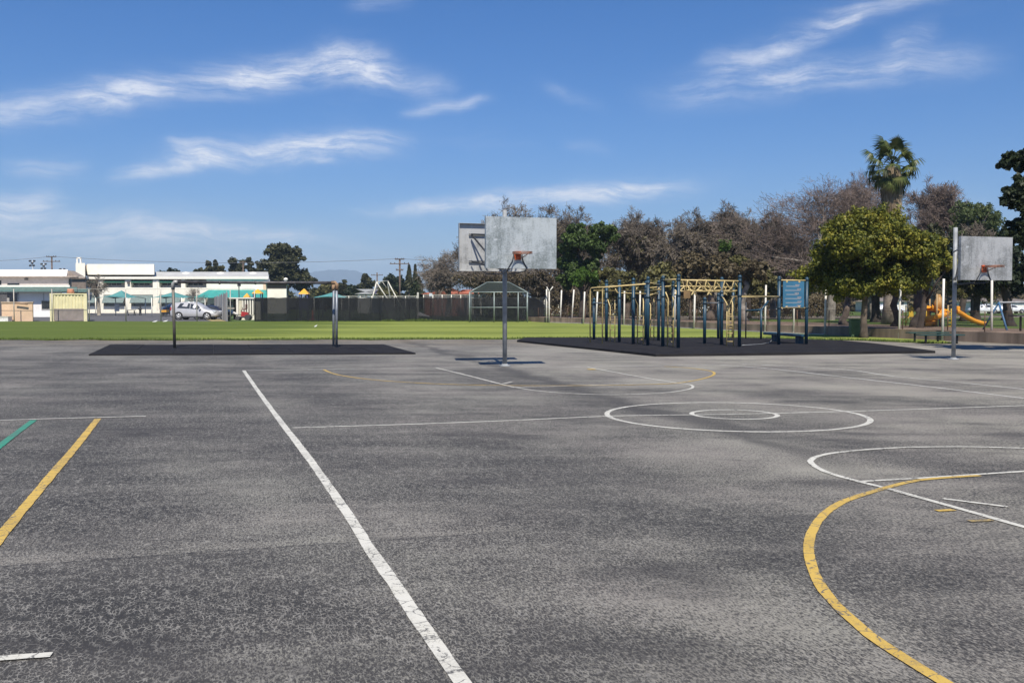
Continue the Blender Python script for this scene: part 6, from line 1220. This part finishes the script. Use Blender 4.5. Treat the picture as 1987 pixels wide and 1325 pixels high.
# ---------------------------------------------------------------- park playground, benches, cabinet
OR = M('orange_slide_plastic', (0.72, 0.30, 0.025), 0.4, var=0.06); YP = M('yellow_play_panel', (0.55, 0.36, 0.03), 0.5); BP = M('blue_play_panel', (0.02, 0.06, 0.24), 0.5); TANP = M('tan_post', (0.35, 0.24, 0.12), 0.6)
YL = 62.0; zg = 0.11
T = thing('playground_slide', 'orange play structure with a spiral slide and a straight slide under the dark trees', 'playground slide', (X(1815, YL), YL, zg))
def pp(px_, py_, dy=0.0): return At(px_, py_, YL + dy)
def chute(name, path, w_, depth=0.16):           # open trough swept along a path
    mb = MB(); vs = []; n = len(path)
    for i, p in enumerate(path):
        d = (path[min(i + 1, n - 1)] - path[max(i - 1, 0)]); d.z = 0; d.normalize(); s = Vector((-d.y, d.x, 0))
        for a, h in ((-1.08, 1.0), (-1.0, 1.05), (-0.9, 0.25), (-0.5, 0.0), (0.5, 0.0), (0.9, 0.25), (1.0, 1.05), (1.08, 1.0), (1.0, 0.1), (0.5, -0.18), (-0.5, -0.18), (-1.0, 0.1)): vs.append(p + s * a * w_ / 2 + Vector((0, 0, h * depth)))
    k = 12; mb.add(vs, [(i * k + j, i * k + (j + 1) % k, (i + 1) * k + (j + 1) % k, (i + 1) * k + j) for i in range(n - 1) for j in range(k)], True); return mb.build(name, OR, T)
a, b = pp(1855, 607), pp(1911, 631); chute('straight_slide', [a, a.lerp(b, .12), a.lerp(b, 0.35) + Vector((0, 0, -0.10)), a.lerp(b, 0.62) + Vector((0, 0, -0.13)), a.lerp(b, .85) + Vector((0, 0, -0.08)), b], 0.5, 0.22)
c = pp(1818, 600); path = []; zt, zb = pp(0, 598).z, pp(0, 631).z
for i in range(22): u = i / 21; t = rad(150) - u * rad(430); path.append(Vector((c.x + 0.50 * math.cos(t) - 0.05, YL + 0.55 * math.sin(t), zt + (zb - zt) * u)))
path.append(path[-1] + Vector((-0.55, -0.25, -0.05))); path.append(path[-1] + Vector((-0.35, -0.15, 0)))
chute('spiral_slide', path, 0.52, 0.26)
bar2(T, 'spiral_post', [(c.x, YL, zg), (c.x, YL, zt + 0.9)], 0.07, TANP)
for p in (1816, 1828, 1838, 1852): bar2(T, 'post', [(X(p, YL), YL + 0.9, zg), (X(p, YL), YL + 0.9, Z(580 if p < 1830 else 592, YL))], 0.05, TANP)
mb = MB(); mb.box(((X(1816, YL) + X(1852, YL)) / 2, YL + 1.1, Z(606, YL)), (X(1852, YL) - X(1816, YL), 1.2, 0.07)); mb.build('deck', BP, T)
mb = MB(); p = pp(1822, 590, .8); mb.lathe([(0.30, -0.35), (0.33, 0.1), (0.20, 0.36), (0.1, 0.55), (0.12, 0.62)], p, 10); mb.build('turret', M('tan_orange_plastic', (0.42, 0.23, 0.07), 0.5), T)
mb = MB(); p = pp(1827, 620, 1.0); mb.box(p, (0.34, 0.05, 1.0)); mb.build('blue_panel', BP, T); mb = MB(); mb.box(pp(1857, 598, .3), (0.22, 0.5, 0.26), 0, 0.04); mb.build('slide_hood', OR, T)
mb = MB(); mb.box(pp(1768, 606, .3), (0.30, 0.06, 0.62), 0, 0.02); mb.build('yellow_panel', YP, T); mb = MB(); mb.box(pp(1799, 606, .8), (0.28, 0.06, 0.48), 0, 0.02); mb.build('yellow_panel', YP, T)
for s in (1839, 1846): bar2(T, 'ladder_rail', [pp(s, 636), pp(s, 599)], 0.03, YP)
for i in range(5): bar2(T, 'rung', [pp(1839, 633 - 7 * i), pp(1846, 633 - 7 * i)], 0.022, YP)
bar2(T, 'hand_rail', [pp(1752, 622), pp(1763, 613)], 0.03, YP); bar2(T, 'hand_rail', [pp(1757, 631), pp(1763, 615)], 0.03, YP)
for p in (1763, 1773, 1794, 1803): bar2(T, 'post', [(X(p, YL), YL + .4, zg), (X(p, YL), YL + .4, Z(592, YL))], 0.04, YP)
# blue swing frame at the right edge
YW = 52.0; BS = M('blue_swing_pipe', (0.06, 0.15, 0.28), 0.5); T = thing('swing_frame', 'blue pipe swing frame in the park at the right edge of the picture', 'swing frame', (X(1950, YW), YW, 0.2))
za = Z(587, YW); bar2(T, 'top_bar', [(X(1938, YW), YW, za), (X(2060, YW), YW + 1, za + .02)], 0.05, STEEL)
for p0, p1 in ((1938, 1937), (2060, 2060)): bar2(T, 'leg', [(X(p0, YW), YW, za), (X(p1, YW) + 0.05, YW - 0.9, 0.12)], 0.055, BS); bar2(T, 'leg', [(X(p0, YW), YW, za), (X(p1 - (14 if p0 < 2000 else 0), YW), YW + 0.9, 0.12)], 0.045, BS)
for p in (1962, 1968, 2000, 2006): bar2(T, 'chain', [(X(p, YW), YW + .2, za), (X(p, YW), YW + .2, 0.62)], 0.012, PADD, 5)
for p in (1965, 2003): mb = MB(); mb.box((X(p, YW), YW + .2, 0.62), (0.42, 0.18, 0.04)); mb.build('swing_seat', TB, T)
YT = 47.5; T = thing('park_table', 'dark table on a single post at the right edge of the park', 'table', (X(1982, YT), YT, 0.3)); mb = MB(); mb.box((X(1984, YT), YT, Z(612.5, YT)), (0.95, 0.9, 0.06)); mb.build('table_top', TB, T); bar2(T, 'post', [(X(1981, YT), YT, 0.2), (X(1981, YT), YT, Z(612.5, YT))], 0.055, TB)
# green slatted benches beside the wall
BG = M('dark_green_bench_paint', (0.020, 0.060, 0.055), 0.4, var=0.1, spec=0.6)
def bench(label, p0, p1, py_, leg_px, Y, rz):
    z = Z(py_, Y); x0, x1 = X(p0, Y), X(p1, Y); T = thing('bench', label, 'bench', ((x0 + x1) / 2, Y, 0), 'backless green benches by the park wall')
    for k in range(3): mb = MB(); mb.box(((x0 + x1) / 2, Y - 0.16 + 0.16 * k, z), (x1 - x0, 0.145, 0.045), rz, 0.008); mb.build('slat', BG, T)
    for p in leg_px: bar2(T, 'leg', [(X(p, Y), Y, 0), (X(p, Y), Y, z - 0.02)], 0.045, TB)
bench('longer green backless bench against the park wall', 1762, 1838, 645.5, (1776, 1821), 40.0, rad(-3)); bench('nearer green backless bench in front of the longer one', 1781, 1869, 649.8, (1797.5, 1858), 38.0, rad(1))
q = G(1663, 655); T = thing('utility_cabinet', 'green metal utility cabinet behind the ficus trunk', 'cabinet', (q.x, q.y + .2, 0)); z = Z(621, q.y); mb = MB(); mb.box((q.x, q.y + .35, z / 2), (0.42, 0.35, z), 0, 0.015); mb.build('body', M('cabinet_green', (0.07, 0.12, 0.06), 0.6), T); mb = MB(); mb.box((q.x, q.y + .165, z / 2), (0.36, 0.02, z - 0.1)); mb.build('door', M('cabinet_green', (0, 0, 0)), T)
mb = MB(); mb.box((q.x, q.y + .35, z + .02), (0.46, 0.39, 0.04)); mb.build('cabinet_roof', M('cabinet_green', (0, 0, 0)), T)
# backboard and swing hoop seen far in the park
Yh = 120; x = X(1605, Yh); T = thing('park_hoop', 'far small white backboard on a pole in the park behind a white pole', 'basketball hoop', (x, Yh, 0.12), None); bar2(T, 'pole', [(x + .4, Yh, 0.1), (x + .4, Yh, Z(588, Yh))], 0.06, STEEL); bx(T, 'backboard', 1597, 1608, Yh - .4, Yh - .35, HW, 585, 592, Yh); bx(T, 'rim', 1598, 1601, Yh - .8, Yh - .4, ORG, 591.2, 592, Yh)
